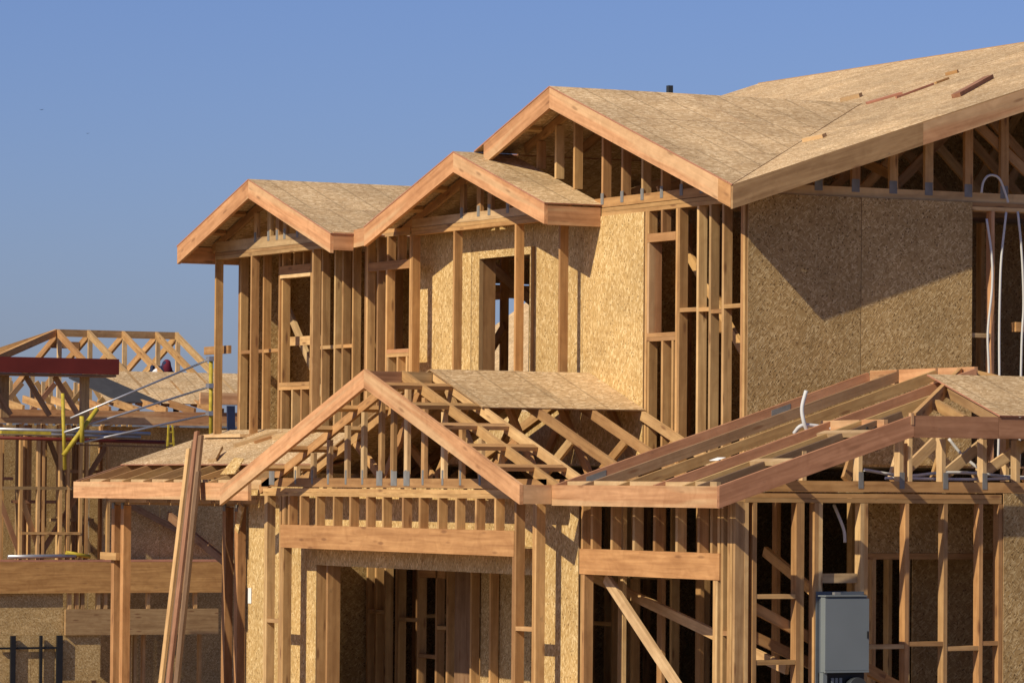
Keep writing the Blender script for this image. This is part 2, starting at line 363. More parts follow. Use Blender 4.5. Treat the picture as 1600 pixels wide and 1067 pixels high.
for x, n in ((-3.55, 1), (-2.2, 1), (-1.3, 1), (-.5, 1), (-4.1, 1)):   # lookouts under the overhang
    z = CZ - K * abs(x - CX) - .022
    bar('lookout', (x, -.358, z), (x, .0, z), W4, T, C_, M_STUD, (1, 0, -K if x > CX else K))
box('vent_pipe', (-3.36, -3.31), (1.02, 1.07), (6.60, 6.84), H, M_VENT)

# ---------- gables A and B (left half of the front), each over a shallow pop-out frame
def gable(x0, z0, yf, xl, xr, ke, depth, parent, eaves, fh=.185, lw=.38):
    """rake boards, sheathing and lookouts of one front gable; xl/xr are the rake ends"""
    ls = math.sqrt(1 + ke * ke)
    o = V((x0, yf - .006, z0 + .002))
    panels('roof_panel', o, (0, 1, 0), (1, 0, -ke), eaves or depth, (xr - x0) * ls + .01, 2.44, 1.22, parent, M_ROOF, edge=M_REDEDGE, off=.35)
    panels('roof_panel', o, (0, 1, 0), (-1, 0, -ke), depth, (x0 - xl) * ls + .01, 2.44, 1.22, parent, M_ROOF, edge=M_REDEDGE, off=.7)
    rake(parent, (x0, yf, z0), (xr, yf, z0 - ke * (xr - x0)), fh + .01, (0, 1, 0))
    rake(parent, (x0, yf, z0), (xl, yf, z0 - ke * (x0 - xl)), fh + .01, (0, 1, 0))
    for s in (-1, 1):
        d = .35
        while d < min(xr - x0, x0 - xl) - .1:
            x = x0 + s * d; z = z0 - ke * d - .022
            bar('lookout', (x, yf + T + .002, z), (x, yf + lw, z), W4, T, parent, M_STUD, (1, 0, -ke * s)); d += .56
B_ = empty('middle_gable_roof', parent=H)
gable(-4.78, 6.195, -.63, -6.86, -2.80, .313, 3.0, B_, .66)
box('fascia_board', (-2.838, -2.80), (-.592, -.012), (5.375, 5.56), B_, M_FASCIA)
rake(B_, (-6.86, -.63, 6.195 - .313 * 2.08), (-7.12, -.63, 6.195 - .313 * 2.08 - .012), .185, (0, 1, 0))
A_ = empty('left_gable_roof', parent=H)
gable(-9.27, 6.171, -.90, -11.25, -7.12, .322, 4.6, A_, None, lw=.36)
box('fascia_board', (-7.158, -7.12), (-.862, -.632), (5.315, 5.503), A_, M_FASCIA)
bar('fascia_board', (-11.231, -.86, 5.44), (-11.231, 3.6, 5.44), T, .185, A_, M_FASCIA, (1, 0, 0))

def popout(parent, y, x0, x1, posts, zb, zc, gst, ztop):
    """posts, double plate and gable truss of a pop-out frame"""
    for x, z0 in posts: box('post', (x, x + T), (y, y + W4), (z0, zb), parent)
    box('top_plate', (x0, x1), (y, y + W4), (zb + .001, zb + T), parent)
    box('top_plate', (x0, x1), (y, y + W4), (zb + T + .002, zb + 2 * T), parent)
    tr = empty('gable_truss', parent=parent)
    box('bottom_chord', (x0, x1), (y + .004, y + .004 + T), (zb + 2 * T + .004, zc), tr, M_PALE)
    for x in gst:
        box('web', (x, x + W4), (y + .004, y + .004 + T), (zc, ztop(x) - .10), tr)
        box('truss_plate', (x + .01, x + .07), (y + .001, y + .004), (zc - .05, zc + .06), tr, M_ZINC)
    xm = (x0 + x1) / 2
    for xe in (x0 - .15, x1 + .15):
        pass
    return tr
PA = empty('left_popout', parent=H)
tr = popout(PA, -.54, -11.0, -8.0, [(-11.0, 3.36), (-10.0, 3.30), (-8.36, 3.0)], 5.385, 5.585, (-9.93, -9.57, -9.34, -9.14, -8.8), lambda x: 6.171 - .322 * abs(x + 9.27))
bar('top_chord', (-9.27, -.515, 6.10), (-11.1, -.515, 6.10 - .322 * 1.83), T, W4, tr, M_STUD, (0, 1, 0))
bar('top_chord', (-9.27, -.515, 6.10), (-7.4, -.515, 6.10 - .322 * 1.87), T, W4, tr, M_STUD, (0, 1, 0))
box('blocking', (-11.62, -10.92), (-.40, -.362), (4.33, 4.42), PA)
for x in (-10.98, -8.34): box('top_plate', (x, x + W4), (-.45, -.272), (5.387, 5.425), PA)
PB = empty('middle_popout', parent=H)
tr = popout(PB, -.27, -6.47, -3.0, [(-6.47, 3.2), (-5.49, 3.3), (-4.12, 3.8), (-3.18, 3.8)], 5.455, 5.625, (-5.35, -4.97, -4.73, -4.32), lambda x: 6.195 - .313 * abs(x + 4.78))
bar('top_chord', (-4.78, -.245, 6.12), (-6.7, -.245, 6.12 - .313 * 1.92), T, W4, tr, M_STUD, (0, 1, 0))
bar('top_chord', (-4.78, -.245, 6.12), (-3.0, -.245, 6.12 - .313 * 1.78), T, W4, tr, M_STUD, (0, 1, 0))

# ---------- upper walls
FZ = 3.08                                    # upper floor deck
panels('floor_panel', (-10.95, -.25, FZ - .02), (1, 0, 0), (0, 1, 0), 10.93, 11.7, 2.44, 1.22, empty('upper_floor', parent=H), M_ROOF, th=.018)
WA = empty('upper_left_wall', parent=H)
y0, y1 = -.27, -.27 + W4
for x in (-10.95, -10.91, -10.27, -9.84, -8.99, -8.95, -8.70, -8.37, -8.17, -7.91, -7.60, -7.56, -7.30, -7.08, -6.51):
    top = 5.12 if x in (-7.08, -7.30) else 5.47
    box('stud', (x, x + T), (y0, y1), (FZ, top), WA)
box('stud', (-9.80, -9.762), (y0 + .02, y1 + .02), (FZ, 5.13), WA)
box('header_beam', (-9.80, -8.992), (y0 - .002, y1 - .03), (5.18, 5.27), WA, M_BEAM); box('header_plate', (-9.80, -8.992), (y0 - .002, y1), (5.135, 5.176), WA, M_PALE)
for x in (-9.75, -9.45, -9.2): box('cripple_stud', (x, x + T), (y0, y1), (5.272, 5.47), WA)
box('sill_plate', (-9.80, -8.992), (y0 - .002, y1), (3.94, 3.98), WA); box('sill_plate', (-9.80, -8.992), (y0 - .002, y1), (3.898, 3.937), WA)
for x in (-9.76, -9.47, -9.23): box('cripple_stud', (x, x + T), (y0, y1), (FZ, 3.896), WA)
for a, b_ in ((-10.87, -10.27), (-10.23, -9.84), (-8.66, -8.37), (-8.33, -8.17), (-8.13, -7.91), (-8.91, -8.70)): box('blocking', (a + .002, b_ - .002), (y0, y1), (4.325, 4.363), WA)
box('header_beam', (-7.518, -6.512), (y0 - .003, y1 - .03), (5.12, 5.212), WA, M_BEAM)
for x in (-7.3, -7.06, -6.8): box('cripple_stud', (x, x + T), (y0, y1), (5.213, 5.47), WA)
box('sill_plate', (-7.04, -6.512), (y0 - .003, y1), (4.24, 4.28), WA, M_FASCIA); box('sill_plate', (-7.04, -6.512), (y0 - .003, y1), (4.2, 4.238), WA)
for x in (-7.04, -6.8, -6.58): box('cripple_stud', (x, x + T), (y0, y1), (FZ, 4.199), WA)
for z in (5.471, 5.510): box('top_plate', (-10.95, -6.5), (y0, y1), (z, z + T), WA)
box('bottom_plate', (-10.95, -6.5), (y0 + .001, y1 - .001), (FZ - .002, FZ + T), WA)
bar('brace', (-11.0, .3, 5.0), (-9.6, .3, 3.6), T, W4, WA, M_PALE, (0, 1, 0)); box('blocking', (-10.1, -9.3), (-.02, .02), (4.4, 4.5), WA)
for x in (-10.5, -10.0, -9.3, -8.5): box('stud', (x, x + T), (.9, .9 + W4), (FZ, 5.5), WA)
bar('brace', (-10.9, 1.3, 5.4), (-8.8, 1.3, 3.2), T, W4, WA, M_STUD, (0, 1, 0))

W1 = empty('upper_front_wall', parent=H)
ps = .0115
def wp(x0, x1, z0, z1, y=-ps, parent=W1, mat=None, name='wall_panel'):
    return prism(name, [(x0 + .002, y, z0), (x1 - .002, y, z0), (x1 - .002, y, z1), (x0 + .002, y, z1)], (0, ps - .001, 0), parent, mat or M_OSB, (0, 0, 1), M_OSBEDGE)
wp(-3.15, -1.93, FZ, 5.475); wp(-4.21, -3.15, FZ, 5.475); wp(-5.59, -5.33, FZ, 5.475); wp(-6.82, -5.59, FZ, 5.475); wp(-5.33, -4.21, 5.17, 5.475); wp(-5.33, -4.21, FZ, 3.6)
fr_ = empty('window_surround', parent=H)
prism('surround_strip', [(-5.50, -.048, 3.5), (-5.332, -.048, 3.5), (-5.332, -.048, 5.245), (-5.50, -.048, 5.245)], (0, .036, 0), fr_, M_OSB, (0, 0, 1), M_OSBEDGE)
prism('surround_strip', [(-5.33, -.048, 5.17), (-4.175, -.048, 5.17), (-4.175, -.048, 5.245), (-5.33, -.048, 5.245)], (0, .036, 0), fr_, M_OSB, (1, 0, 0), M_OSBEDGE)
prism('surround_strip', [(-4.21, -.048, 3.5), (-4.175, -.048, 3.5), (-4.175, -.048, 5.168), (-4.21, -.048, 5.168)], (0, .036, 0), fr_, M_OSB, (0, 0, 1), M_OSBEDGE)
for x in (-5.37, -4.21, -6.8, -6.2, -5.9, -3.8, -3.4, -3.0, -2.6, -2.2): box('stud', (x, x + T), (0, W4 if x != -5.37 else .14), (FZ, 5.475), W1)
for x in (-1.925, -1.33, -1.29, -.93, -.70, -.46, -.117, -.078): box('stud', (x, x + T), (0, W4), (FZ, 5.475), W1)
for x in (-1.885, -1.62): box('cripple_stud', (x, x + T), (0, W4), (5.262, 5.475), W1)
box('header_beam', (-1.885, -1.332), (-.002, .06), (5.18, 5.26), W1, M_BEAM)
box('sill_plate', (-1.885, -1.332), (-.002, W4), (4.278, 4.315), W1); box('sill_plate', (-1.885, -1.332), (-.002, W4), (4.238, 4.276), W1)
for x in (-1.87, -1.60, -1.40): box('cripple_stud', (x, x + T), (0, W4), (FZ, 4.237), W1)
box('jamb_stud', (-1.885, -1.847), (.002, .14), (4.316, 5.179), W1, M_FASCIA)
for a, b_, z in ((-1.25, -.93, 4.495), (-.892, -.70, 4.49), (-.662, -.46, 4.465), (-.422, -.117, 4.505)): box('blocking', (a + .001, b_ - .001), (.0, W4), (z, z + T), W1)
for z in (5.476, 5.516): box('top_plate', (-6.9, -.001), (.0, W4), (z, z + .0375), W1)
bar('brace', (-2.2, .5, 5.3), (.0, .5, 3.3), T, W4, W1, M_STUD, (0, 1, 0))
for x in (-1.7, -1.1, -.6): box('stud', (x, x + T), (1.5, 1.5 + W4), (FZ, 5.47), W1)

WS = empty('upper_side_wall', parent=H)
def sp(y0, y1, z0, z1, x=.0, parent=WS, mat=None, name='wall_panel'):
    return prism(name, [(x, y0 + .003, z0), (x, y1 - .003, z0), (x, y1 - .003, z1), (x, y0 + .003, z1)], (ps, 0, 0), parent, mat or M_OSBD, (0, 0, 1), M_OSBEDGE)
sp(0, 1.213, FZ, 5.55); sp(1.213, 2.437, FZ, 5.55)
for y in (0.10, .4, .8, 1.2, 1.6, 2.0, 2.40, 2.655, 3.2, 3.6, 4.0): box('stud', (-W4, -.002), (y, y + T), (FZ, 5.475), WS, M_FASCIA if y == 2.655 else M_STUD)
for z in (5.476, 5.516): box('top_plate', (-W4 - .002, -.003), (.092, 11.3), (z, z + .0375), WS)
box('blocking', (-W4, -.004), (2.44, 2.654), (4.285, 4.325), WS, M_PALE); box('blocking', (-W4, -.004), (2.94, 3.19), (4.35, 4.44), WS)
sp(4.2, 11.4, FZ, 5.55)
for y in (2.0, 2.6, 3.2, 3.8, 4.4, 5.0): box('stud', (-2.0, -1.91), (y, y + T), (FZ, 5.5), WS)
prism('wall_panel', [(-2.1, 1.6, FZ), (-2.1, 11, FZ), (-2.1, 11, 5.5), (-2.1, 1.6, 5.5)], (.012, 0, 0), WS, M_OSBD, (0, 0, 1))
prism('attic_end_panel', [(-9.55, 1.6, 5.5), (-9.55, 11.4, 5.5), (-9.55, YR, zmain(YR) - .02), (-9.55, 1.6, zmain(1.6) - .02)], (.012, 0, 0), R, M_OSBD, (0, 1, 0))
prism('attic_sky_block', [(-5.3, 1.6, 5.5), (-5.3, 11.3, 5.5), (-5.3, YR, zmain(YR) - .02), (-5.3, 1.6, zmain(1.6) - .02)], (.012, 0, 0), R, M_OSBD, (0, 1, 0))  # added wall that shuts off sky leaking through the attic
PT = empty('darkening_partition', parent=H)  # partition added to block the sky and darken the upper rooms
for a, b_ in ((.35, 1.57), (1.57, 4.0), (4.0, 7.6), (7.6, 11.3)): prism('wall_panel', [(-3.3, a, FZ), (-3.3, b_ - .004, FZ), (-3.3, b_ - .004, 5.55), (-3.3, a, 5.55)], (-.012, 0, 0), PT, M_OSBD, (0, 0, 1))
for y in (.4, .8, 1.2, 1.6, 2.0): box('stud', (-3.29, -3.2), (y, y + T), (FZ, 5.47), PT)
# back and left shell, which keep the rooms dark
WB = empty('rear_walls', parent=H)
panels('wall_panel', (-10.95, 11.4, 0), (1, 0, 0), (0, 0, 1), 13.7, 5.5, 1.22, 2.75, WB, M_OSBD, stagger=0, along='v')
WL = empty('upper_end_wall', parent=H)
for a, b_, z0, z1 in ((-.15, 1.25, 2.8, 5.5), (1.25, 2.35, 2.8, 5.5), (2.35, 4.75, 5.22, 5.5), (2.35, 4.75, 2.8, 3.3), (4.75, 7, 2.8, 5.5), (7, 9.2, 2.8, 5.5), (9.2, 11.4, 2.8, 5.5)):
    prism('wall_panel', [(-10.96, a, z0), (-10.96, b_ - .004, z0), (-10.96, b_ - .004, z1), (-10.96, a, z1)], (-.012, 0, 0), WL, M_OSBD, (0, 0, 1))
for y in (.3, .7, 1.1, 1.5, 1.9, 2.3, 3.25, 3.9, 4.74): box('stud', (-10.95, -10.86), (y, y + T), (FZ, 5.47), WL)
box('header_beam', (-10.95, -10.86), (2.34, 4.74), (5.05, 5.2), WL)
box('sill_plate', (-10.95, -10.86), (2.34, 4.74), (3.75, 3.79), WL)
for x in (-6.53, -5.86): box('stud', (x, x + T), (.8, .8 + W4), (FZ, 5.5), WL)
bar('brace', (-6.95, .78, 5.30), (-5.5, .78, 4.67), T, .11, WL, M_STUD, (0, 1, 0))
box('blocking', (-6.95, -6.45), (.77, .81), (4.82, 4.90), WL); bar('brace', (-6.95, .78, 4.10), (-6.36, .78, 4.54), T, .10, WL, M_STUD, (0, 1, 0))
box('blocking', (-6.95, -5.5), (.77, .81), (3.99, 4.05), WL)

# ---------- lower gable D over the garage door, left slope sheathing added for shade, upper right sheathed
D_ = empty('garage_gable_roof', parent=H)
DX, DZ, DK, DY = -3.0, 3.95, .334, -2.44
def zD(x): return DZ - DK * abs(x - DX)
rake(D_, (DX, DY, DZ), (.235, DY, zD(.235)), .175, (0, 1, 0)); rake(D_, (DX, DY, DZ), (-6.40, DY, zD(-6.40)), .175, (0, 1, 0))
box('fascia_board', (.197, .235), (DY + T + .002, -2.122), (2.70, 2.869), D_, M_FASCIA)
ls = math.sqrt(1 + DK * DK)
panels('roof_panel', (DX + .0, -1.75, DZ + .002), (0, 1, 0), (1, 0, -DK), 1.735, 1.185, 1.22, 1.22, D_, M_ROOF, edge=M_OSBEDGE, off=.25)
panels('roof_panel', (DX - .002, -1.75, DZ + .002), (0, 1, 0), (-1, 0, -DK), 1.47, 3.1, 1.22, 1.22, D_, M_ROOF, edge=M_OSBEDGE, off=.25)  # unseen sheathing, added to darken the wall behind the trusses
AD = empty('shade_deck', parent=H)  # edge-on, unseen deck added to keep the rooms below dark
for a, b_, c, d in ((-5.9, -3.0, -1.60, -.26), (-3.0, -.05, -1.60, -.26), (.08, 1.4, -1.6, 1.2), (1.4, 2.7, -1.6, 1.2), (.08, 2.7, 1.2, 3.4)): box('floor_panel', (a, b_ - .004), (c, d - .004), (2.822, 2.83), AD, M_ROOF)
for k, y in enumerate((-2.048, -1.72, -1.15, -.58, -.05)):
    tr = empty('gable_truss' if k == 0 else 'roof_truss', parent=D_); yc = y + T / 2
    mt = M_STUD if k else M_PALE
    for xe in (.19, -6.30):
        bar('top_chord', (DX, yc, zD(DX) - .047), (xe, yc, zD(xe) - .047), T, W4, tr, M_STUD, (0, 1, 0))
    box('bottom_chord', (-6.25 if k < 3 else -5.9, .0 if k == 0 else .1), (y, y + T), (2.832, 2.921), tr, M_STUD)
    if k == 0:
        for x in (-5.45, -5.05, -4.67, -4.26, -3.88, -3.49, -3.22, -2.92, -2.55, -2.13, -1.76, -1.36, -.96):
            box('web', (x, x + .07), (y, y + T), (2.922, zD(x + (0 if x < DX else .07)) - .095), tr, M_PALE if random.random() < .6 else M_STUD)
            box('truss_plate', (x + .02, x + .06), (y - .003, y - .0005), (2.86, 3.0), tr, M_ZINC)
        for x in (-6.05, -3.52, -3.20, -2.92): box('truss_plate', (x, x + .13), (y - .004, y - .0008), (2.85, 2.99), tr, M_ZINC)
    else:
        for xa_, xb_ in ((-4.1, -4.75), (-4.1, -3.3), (-1.9, -1.25), (-1.9, -2.7)):
            bar('web', (xa_, yc, 2.90), (xb_, yc, zD(xb_) - .08), T - .004, W4, tr, M_STUD, (0, 1, 0))
box('ridge_block', (DX - .019, DX + .019), (-2.40, -2.05), (3.80, 3.935), D_, M_RAFTER); box('ridge_block', (DX - .019, DX + .019), (-2.00, -1.73), (3.80, 3.935), D_, M_RAFTER)
for s in (1, -1):
    for d in (.42, 1.0, 1.58, 2.16, 2.72):
        x = DX + s * d; z = zD(x) - .021
        bar('lookout', (x, -2.40, z), (x, -1.725, z), W4, T, D_, M_STUD, (1, 0, -DK * s))

# ---------- garage pop-out frame (front of the lower storey)
PD = empty('garage_popout', parent=H)
y0, y1 = -2.05, -2.05 + W4
for x in (-6.16, -6.12, -5.79, -5.75, -5.71, -.655, -.615, -.26, -.22):
    box('post', (x, x + T), (y0, y1), (.12, 2.74 if x not in (-5.71, -5.75, -.655) else 2.22), PD)
box('header_beam', (-5.75, -.618), (y0 - .004, y1), (2.222, 2.452), PD, M_BEAM)
for x in (-5.72, -5.68, -5.58, -5.30, -4.92, -4.51, -4.13, -3.75, -3.39, -2.95, -2.59, -2.19, -1.82, -1.41, -1.02): box('cripple_stud', (x, x + T), (y0, y1), (2.453, 2.74), PD)
for z in (2.741, 2.781): box('top_plate', (-6.2, -.02), (y0, y1), (z, z + T), PD)
box('blocking', (-6.08, -5.79), (y0, y1), (1.46, 1.498), PD); box('blocking', (-.577, -.26), (y0, y1), (1.56, 1.598), PD)
for x in (-6.16, -.22): box('top_plate', (x, x + W4), (y1, -1.765), (2.745, 2.783), PD)
# sheathed wall behind the pop-out
WD = empty('lower_front_wall', parent=H)
yf = -1.75
for a, b_, z0, z1 in ((-7.20, -6.75, .12, 2.83), (-6.75, -5.51, .12, 2.83), (-5.51, -3.1, 2.05, 2.30), (-3.1, -1.55, 2.05, 2.30), (-5.51, -3.1, 2.304, 2.83), (-3.1, -.66, 2.304, 2.83), (-1.55, -.66, 2.05, 2.30), (-.66, .075, .12, 2.83)):
    wp(a, b_, z0, z1, yf - ps, WD)
for x in (-5.55, -5.6, -5.3, -.70, -.66): box('stud', (x, x + T), (yf + .001, yf + W6), (.12, 2.3), WD)
box('jamb_board', (-.80, -.70), (yf + .0, yf + .14), (.12, 2.045), WD, M_BEAM)
box('header_beam', (.08, 2.575), (yf - .006, yf + W4), (2.08, 2.305), WD, M_BEAM)
for x in (.10, .28, .65, 1.05, 1.42, 1.81, 2.19, 2.41, 2.53): box('cripple_stud', (x, x + T), (yf, yf + W4), (2.306, 2.74), WD)
for x in (.095, .133, 2.50, 2.46): box('jamb_stud', (x, x + T), (yf, yf + W4), (.12, 2.079), WD)
for x in (2.59, 2.70, 2.74, 2.79): box('stud', (x, x + T), (yf, yf + W4), (.12, 2.74), WD)
box('blocking', (2.629, 2.699), (yf, yf + W4), (1.62, 1.66), WD)
for z in (2.741, 2.781): box('top_plate', (-7.1, 2.827), (yf, yf + W4), (z, z + T), WD)
bar('brace', (.30, -1.6, 2.05), (2.6, -1.6, .46), T, .10, WD, M_PALE, (0, 1, 0))
bar('brace', (-1.0, -1.1, 2.06), (2.6, -1.1, 1.33), T, W4, WD, M_STUD, (0, 1, 0))
bar('brace', (1.2, -.5, 2.3), (2.7, -.5, 1.7), T, W4, WD, M_STUD, (0, 1, 0))
# rooms behind
IN = empty('inner_partition', parent=H)
for y in (-.2, .2, .6, 1.0, 1.4, 1.8, 2.6, 3.0): box('stud', (-7.34, -7.25), (y, y + T), (.12, 2.80), IN)
box('header_beam', (-7.34, -7.25), (1.82, 2.6), (2.0, 2.2), IN); box('blocking', (-7.34, -7.25), (.24, 1.0), (1.45, 1.49), IN)
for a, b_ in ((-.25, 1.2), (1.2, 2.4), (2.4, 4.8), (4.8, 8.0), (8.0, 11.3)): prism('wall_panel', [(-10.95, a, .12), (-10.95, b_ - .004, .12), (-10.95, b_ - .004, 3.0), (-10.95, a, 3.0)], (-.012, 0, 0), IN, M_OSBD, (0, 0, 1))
for x in (-5.3, -4.9, -4.2, -3.8, -3.0, -2.4): box('stud', (x, x + T), (.9, .9 + W4), (.12, 2.80), IN)
for x in (-6.6, -6.2, -5.8): box('stud', (x, x + T), (1.9, 1.9 + W4), (.12, 2.80), IN)
box('blocking', (-5.26, -4.2), (.9, .98), (1.46, 1.5), IN); box('header_beam', (-4.2, -3.0), (.9, .98), (1.95, 2.15), IN)
prism('wall_panel', [(-6.1, .62, .12), (-5.75, .62, .12), (-5.75, .62, 2.78), (-6.1, .62, 2.78)], (0, .03, 0), IN, M_REDFIR, (0, 0, 1))
for x in (-7.0, -6.80, -6.57, -6.30, -6.26, -5.78, -5.36, -5.11): box('stud', (x, x + T), (-.5, -.5 + W4), (.12, 2.80), IN)
for a, b_, z in ((-6.96, -6.57, 1.52), (-6.22, -5.78, 1.46), (-5.32, -5.11, 1.40), (-5.74, -5.36, 1.10)): box('blocking', (a, b_), (-.5, -.415), (z, z + T), IN)
box('header_beam', (-5.74, -5.15), (-.5, -.44), (1.92, 2.06), IN)
prism('wall_panel', [(-4.92, -.5, .12), (-4.46, -.5, .12), (-4.46, -.5, 2.8), (-4.92, -.5, 2.8)], (0, .02, 0), IN, M_OLD, (0, 0, 1))
prism('wall_panel', [(-4.38, -.48, .12), (-3.3, -.48, .12), (-3.3, -.48, 2.8), (-4.38, -.48, 2.8)], (0, .012, 0), IN, M_OSBD, (0, 0, 1))
for x in (-4.42, -4.0): box('stud', (x, x + T), (-.58, -.492), (.12, 2.80), IN)
for y in (-1.3, -.9, -.5, -.1, .3, .7, 1.1, 1.5, 2.0, 2.6): box('stud', (-.03, .06), (y, y + T), (.12, 2.80), IN)
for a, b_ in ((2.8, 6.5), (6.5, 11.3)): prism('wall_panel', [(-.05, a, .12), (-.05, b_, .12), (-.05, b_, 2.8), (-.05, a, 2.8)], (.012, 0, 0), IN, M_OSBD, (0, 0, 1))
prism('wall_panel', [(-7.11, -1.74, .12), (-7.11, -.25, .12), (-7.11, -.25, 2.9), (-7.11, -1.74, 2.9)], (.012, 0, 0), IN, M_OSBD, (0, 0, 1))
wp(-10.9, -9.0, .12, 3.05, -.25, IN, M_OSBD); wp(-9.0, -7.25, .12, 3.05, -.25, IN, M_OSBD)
for x in (-10.7, -10.3, -9.9): box('stud', (x, x + T), (-.36, -.27), (.12, 3.0), IN)

# ---------- lower right roof E: bare rafters, hip, sheathed end
E_ = empty('lower_right_roof', parent=H)
EZ, EK, EY = 2.869, .325, -2.12
def zE(y): return EZ + EK * (y - EY)
EYR = 1.165
box('fascia_board', (.237, 3.198), (EY, EY + T), (2.688, 2.869), E_, M_FASCIA)
rake(E_, (3.20, EY, EZ), (3.20, -.232, zE(-.232)), .182, (-1, 0, 0), M_REDFIR)
box('fascia_board', (3.162, 3.20), (-.23, .62), (3.293, 3.478), E_, M_REDFIR); box('fascia_board', (3.162, 3.20), (.623, 3.6), (3.293, 3.478), E_, M_REDFIR)
box('fascia_block', (3.164, 3.205), (-.262, -.233), (3.40, 3.50), E_, M_FASCIA)
def erafter(x, ytop, y0=EY + T + .004, name='rafter', mat=M_RAFTER):
    dn = .05
    return bar(name, (x, y0, zE(y0) - dn), (x, ytop, zE(ytop) - dn), T, .09, E_, mat, (1, 0, 0))
for x, mt in ((.262, M_REDFIR), (.76, M_OLD), (1.41, M_OLIVE), (2.04, M_REDFIR)): erafter(x, EYR - .02, mat=mt)
erafter(2.55, .36, mat=M_OLIVE); erafter(2.80, -.10, mat=M_OLD)
for a, b_ in ((.262, .76), (.76, 1.41), (1.41, 2.04)): box('ridge_board', (a + .02, b_ - .02), (EYR - .02, EYR + .018), (zE(EYR) - .13, zE(EYR) + .005), E_, M_FASCIA)
xh = 1.80
def zF(x): return 3.478 + EK * (3.2 - x)
bar('hip_rafter', (3.15, -.20, zF(3.15) - .055), (1.82, 1.13, zF(1.82) - .05), T, .12, E_, M_STUD)
bar('hip_rafter', (3.15, 2.52, zF(3.15) - .055), (1.82, 1.19, zF(1.82) - .05), T, .12, E_, M_STUD)
for y in (.66, 1.165, 1.75, 2.2):
    xt = 1.85 if abs(y - 1.165) < .1 else 1.8 + abs(y - 1.165) + .05
    bar('rafter', (3.16, y, zF(3.16) - .05), (xt, y, zF(xt) - .05), T, W4, E_, M_RAFTER, (0, 1, 0))
bar('rafter', (3.16, .30, zF(3.16) - .05), (2.72, .30, zF(2.72) - .05), T, W4, E_, M_STUD, (0, 1, 0))
panels('roof_panel', (3.212, .62, zF(3.212) + .004), (0, 1, 0), (-1, 0, EK), 2.9, 1.21, 2.44, 1.22, E_, M_ROOF, edge=M_REDEDGE, clips=[(1, .951, 3.0)])
for y in (-1.42, -.66): bar('lookout', (2.56 if y < -1 else 2.40, y, zE(y) - .022), (3.16, y, zE(y) - .022), W4, T, E_, M_PALE, (0, 1, EK))
box('blocking', (1.90, 2.53), (-.36, -.322), (zE(-.34) - .10, zE(-.34) - .002), E_, M_FASCIA); box('blocking', (2.57, 2.93), (-.36, -.322), (zE(-.34) - .10, zE(-.34) - .002), E_, M_FASCIA)
for a, b_ in ((.285, .74), (.78, 1.39), (1.43, 2.02), (2.06, 2.53), (2.57, 2.93)): box('blocking', (a, b_), (-1.99, -1.952), (2.80, 2.905), E_, M_PALE)
for x in (.55, 1.1, 1.75, 2.3):  # ceiling joists under the rafters
    bar('ceiling_joist', (x, -1.7, 2.87), (x, 2.4, 2.87), T, W4, E_, M_STUD, (1, 0, 0))
# truss webs below the sheathed end
for k, y in enumerate((-.35, .12, .55, 1.0, 1.5)):
    bar('web', (2.3, y, 2.93), (1.9, y + .42, 3.42), T, W4, E_, M_PALE if k % 2 else M_STUD, (1, 0, 0))
for y in (.20, .63, 1.3): box('web', (2.20, 2.20 + W4), (y, y + T), (2.93, 3.5), E_, M_PALE)
for y0_, y1_ in ((.02, .40), (.45, .9), (.8, 1.35)): bar('web', (2.55, y0_, 2.95), (2.55, y1_, 3.27), T, W4, E_, M_PALE, (1, 0, 0))

for y, dz in ((-1.80, -.035), (.10, -.03)):   # toothed nail plates pressed into the first rafter
    prism('nail_plate', [(.2815, y, zE(y) - .085), (.2815, y + .2, zE(y + .2) - .085), (.2815, y + .2, zE(y + .2) - .03), (.2815, y, zE(y) - .03)], (.003, 0, 0), E_, M_ZINC, (0, 1, EK))
def ink(pts, r=.006): tube('marker_mark', [(2.8205, y, zE(y) + z) for y, z in pts], r, E_, M_BLACK, 5, True, 4)
ink([(-.585, -.078), (-.592, -.05), (-.57, -.028), (-.54, -.026), (-.515, -.04), (-.505, -.07), (-.52, -.085)]); ink([(-.46, -.025), (-.465, -.05), (-.46, -.08)]); ink([(-.40, -.058), (-.365, -.055)]); ink([(-.29, -.02), (-.275, -.05), (-.27, -.08)], .008)
# ---------- lower right side wall
WR = empty('lower_side_wall', parent=H)
XR = 2.83
for y in (-1.66, -1.58, -1.156, -1.118, -.978, -.938, -.526, -.488, -.078, .312, .672, .872):
    box('stud', (XR - W4, XR), (y, y + T), (.12, 2.735), WR)
for z in (2.737, 2.777): box('top_plate', (XR - W4, XR + .001), (-1.66, .90), (z, z + T), WR)
box('bottom_chord', (XR - T, XR + .002), (-1.72, 3.4), (2.832, 2.922), WR, M_STUD)
for y in (-1.1, -.548, -.138, -.048, .29, .705, 1.05): box('cripple_stud', (XR - W4, XR), (y, y + T), (2.923, 3.17 + (.12 if y > -.3 else 0)), WR, M_PALE)
for y in (-.55, -.14, .30, .70): box('truss_plate', (XR + .002, XR + .005), (y, y + .05), (2.86, 3.0), WR, M_ZINC)
box('blocking', (XR - W4, XR - .05), (-.90, -.528), (2.06, 2.14), WR, M_PALE)
for a, b_, z in ((-.448, -.08, 1.50), (-.038, .31, 1.52), (.352, .67, 1.48), (.712, .87, 1.52), (-1.54, -1.16, 1.93), (-1.54, -1.16, 1.38)): box('blocking', (XR - W4, XR - .003), (a, b_), (z, z + T), WR)
sp(.912, 2.13, .12, 2.828, XR, WR); sp(2.13, 3.4, .12, 2.828, XR, WR)
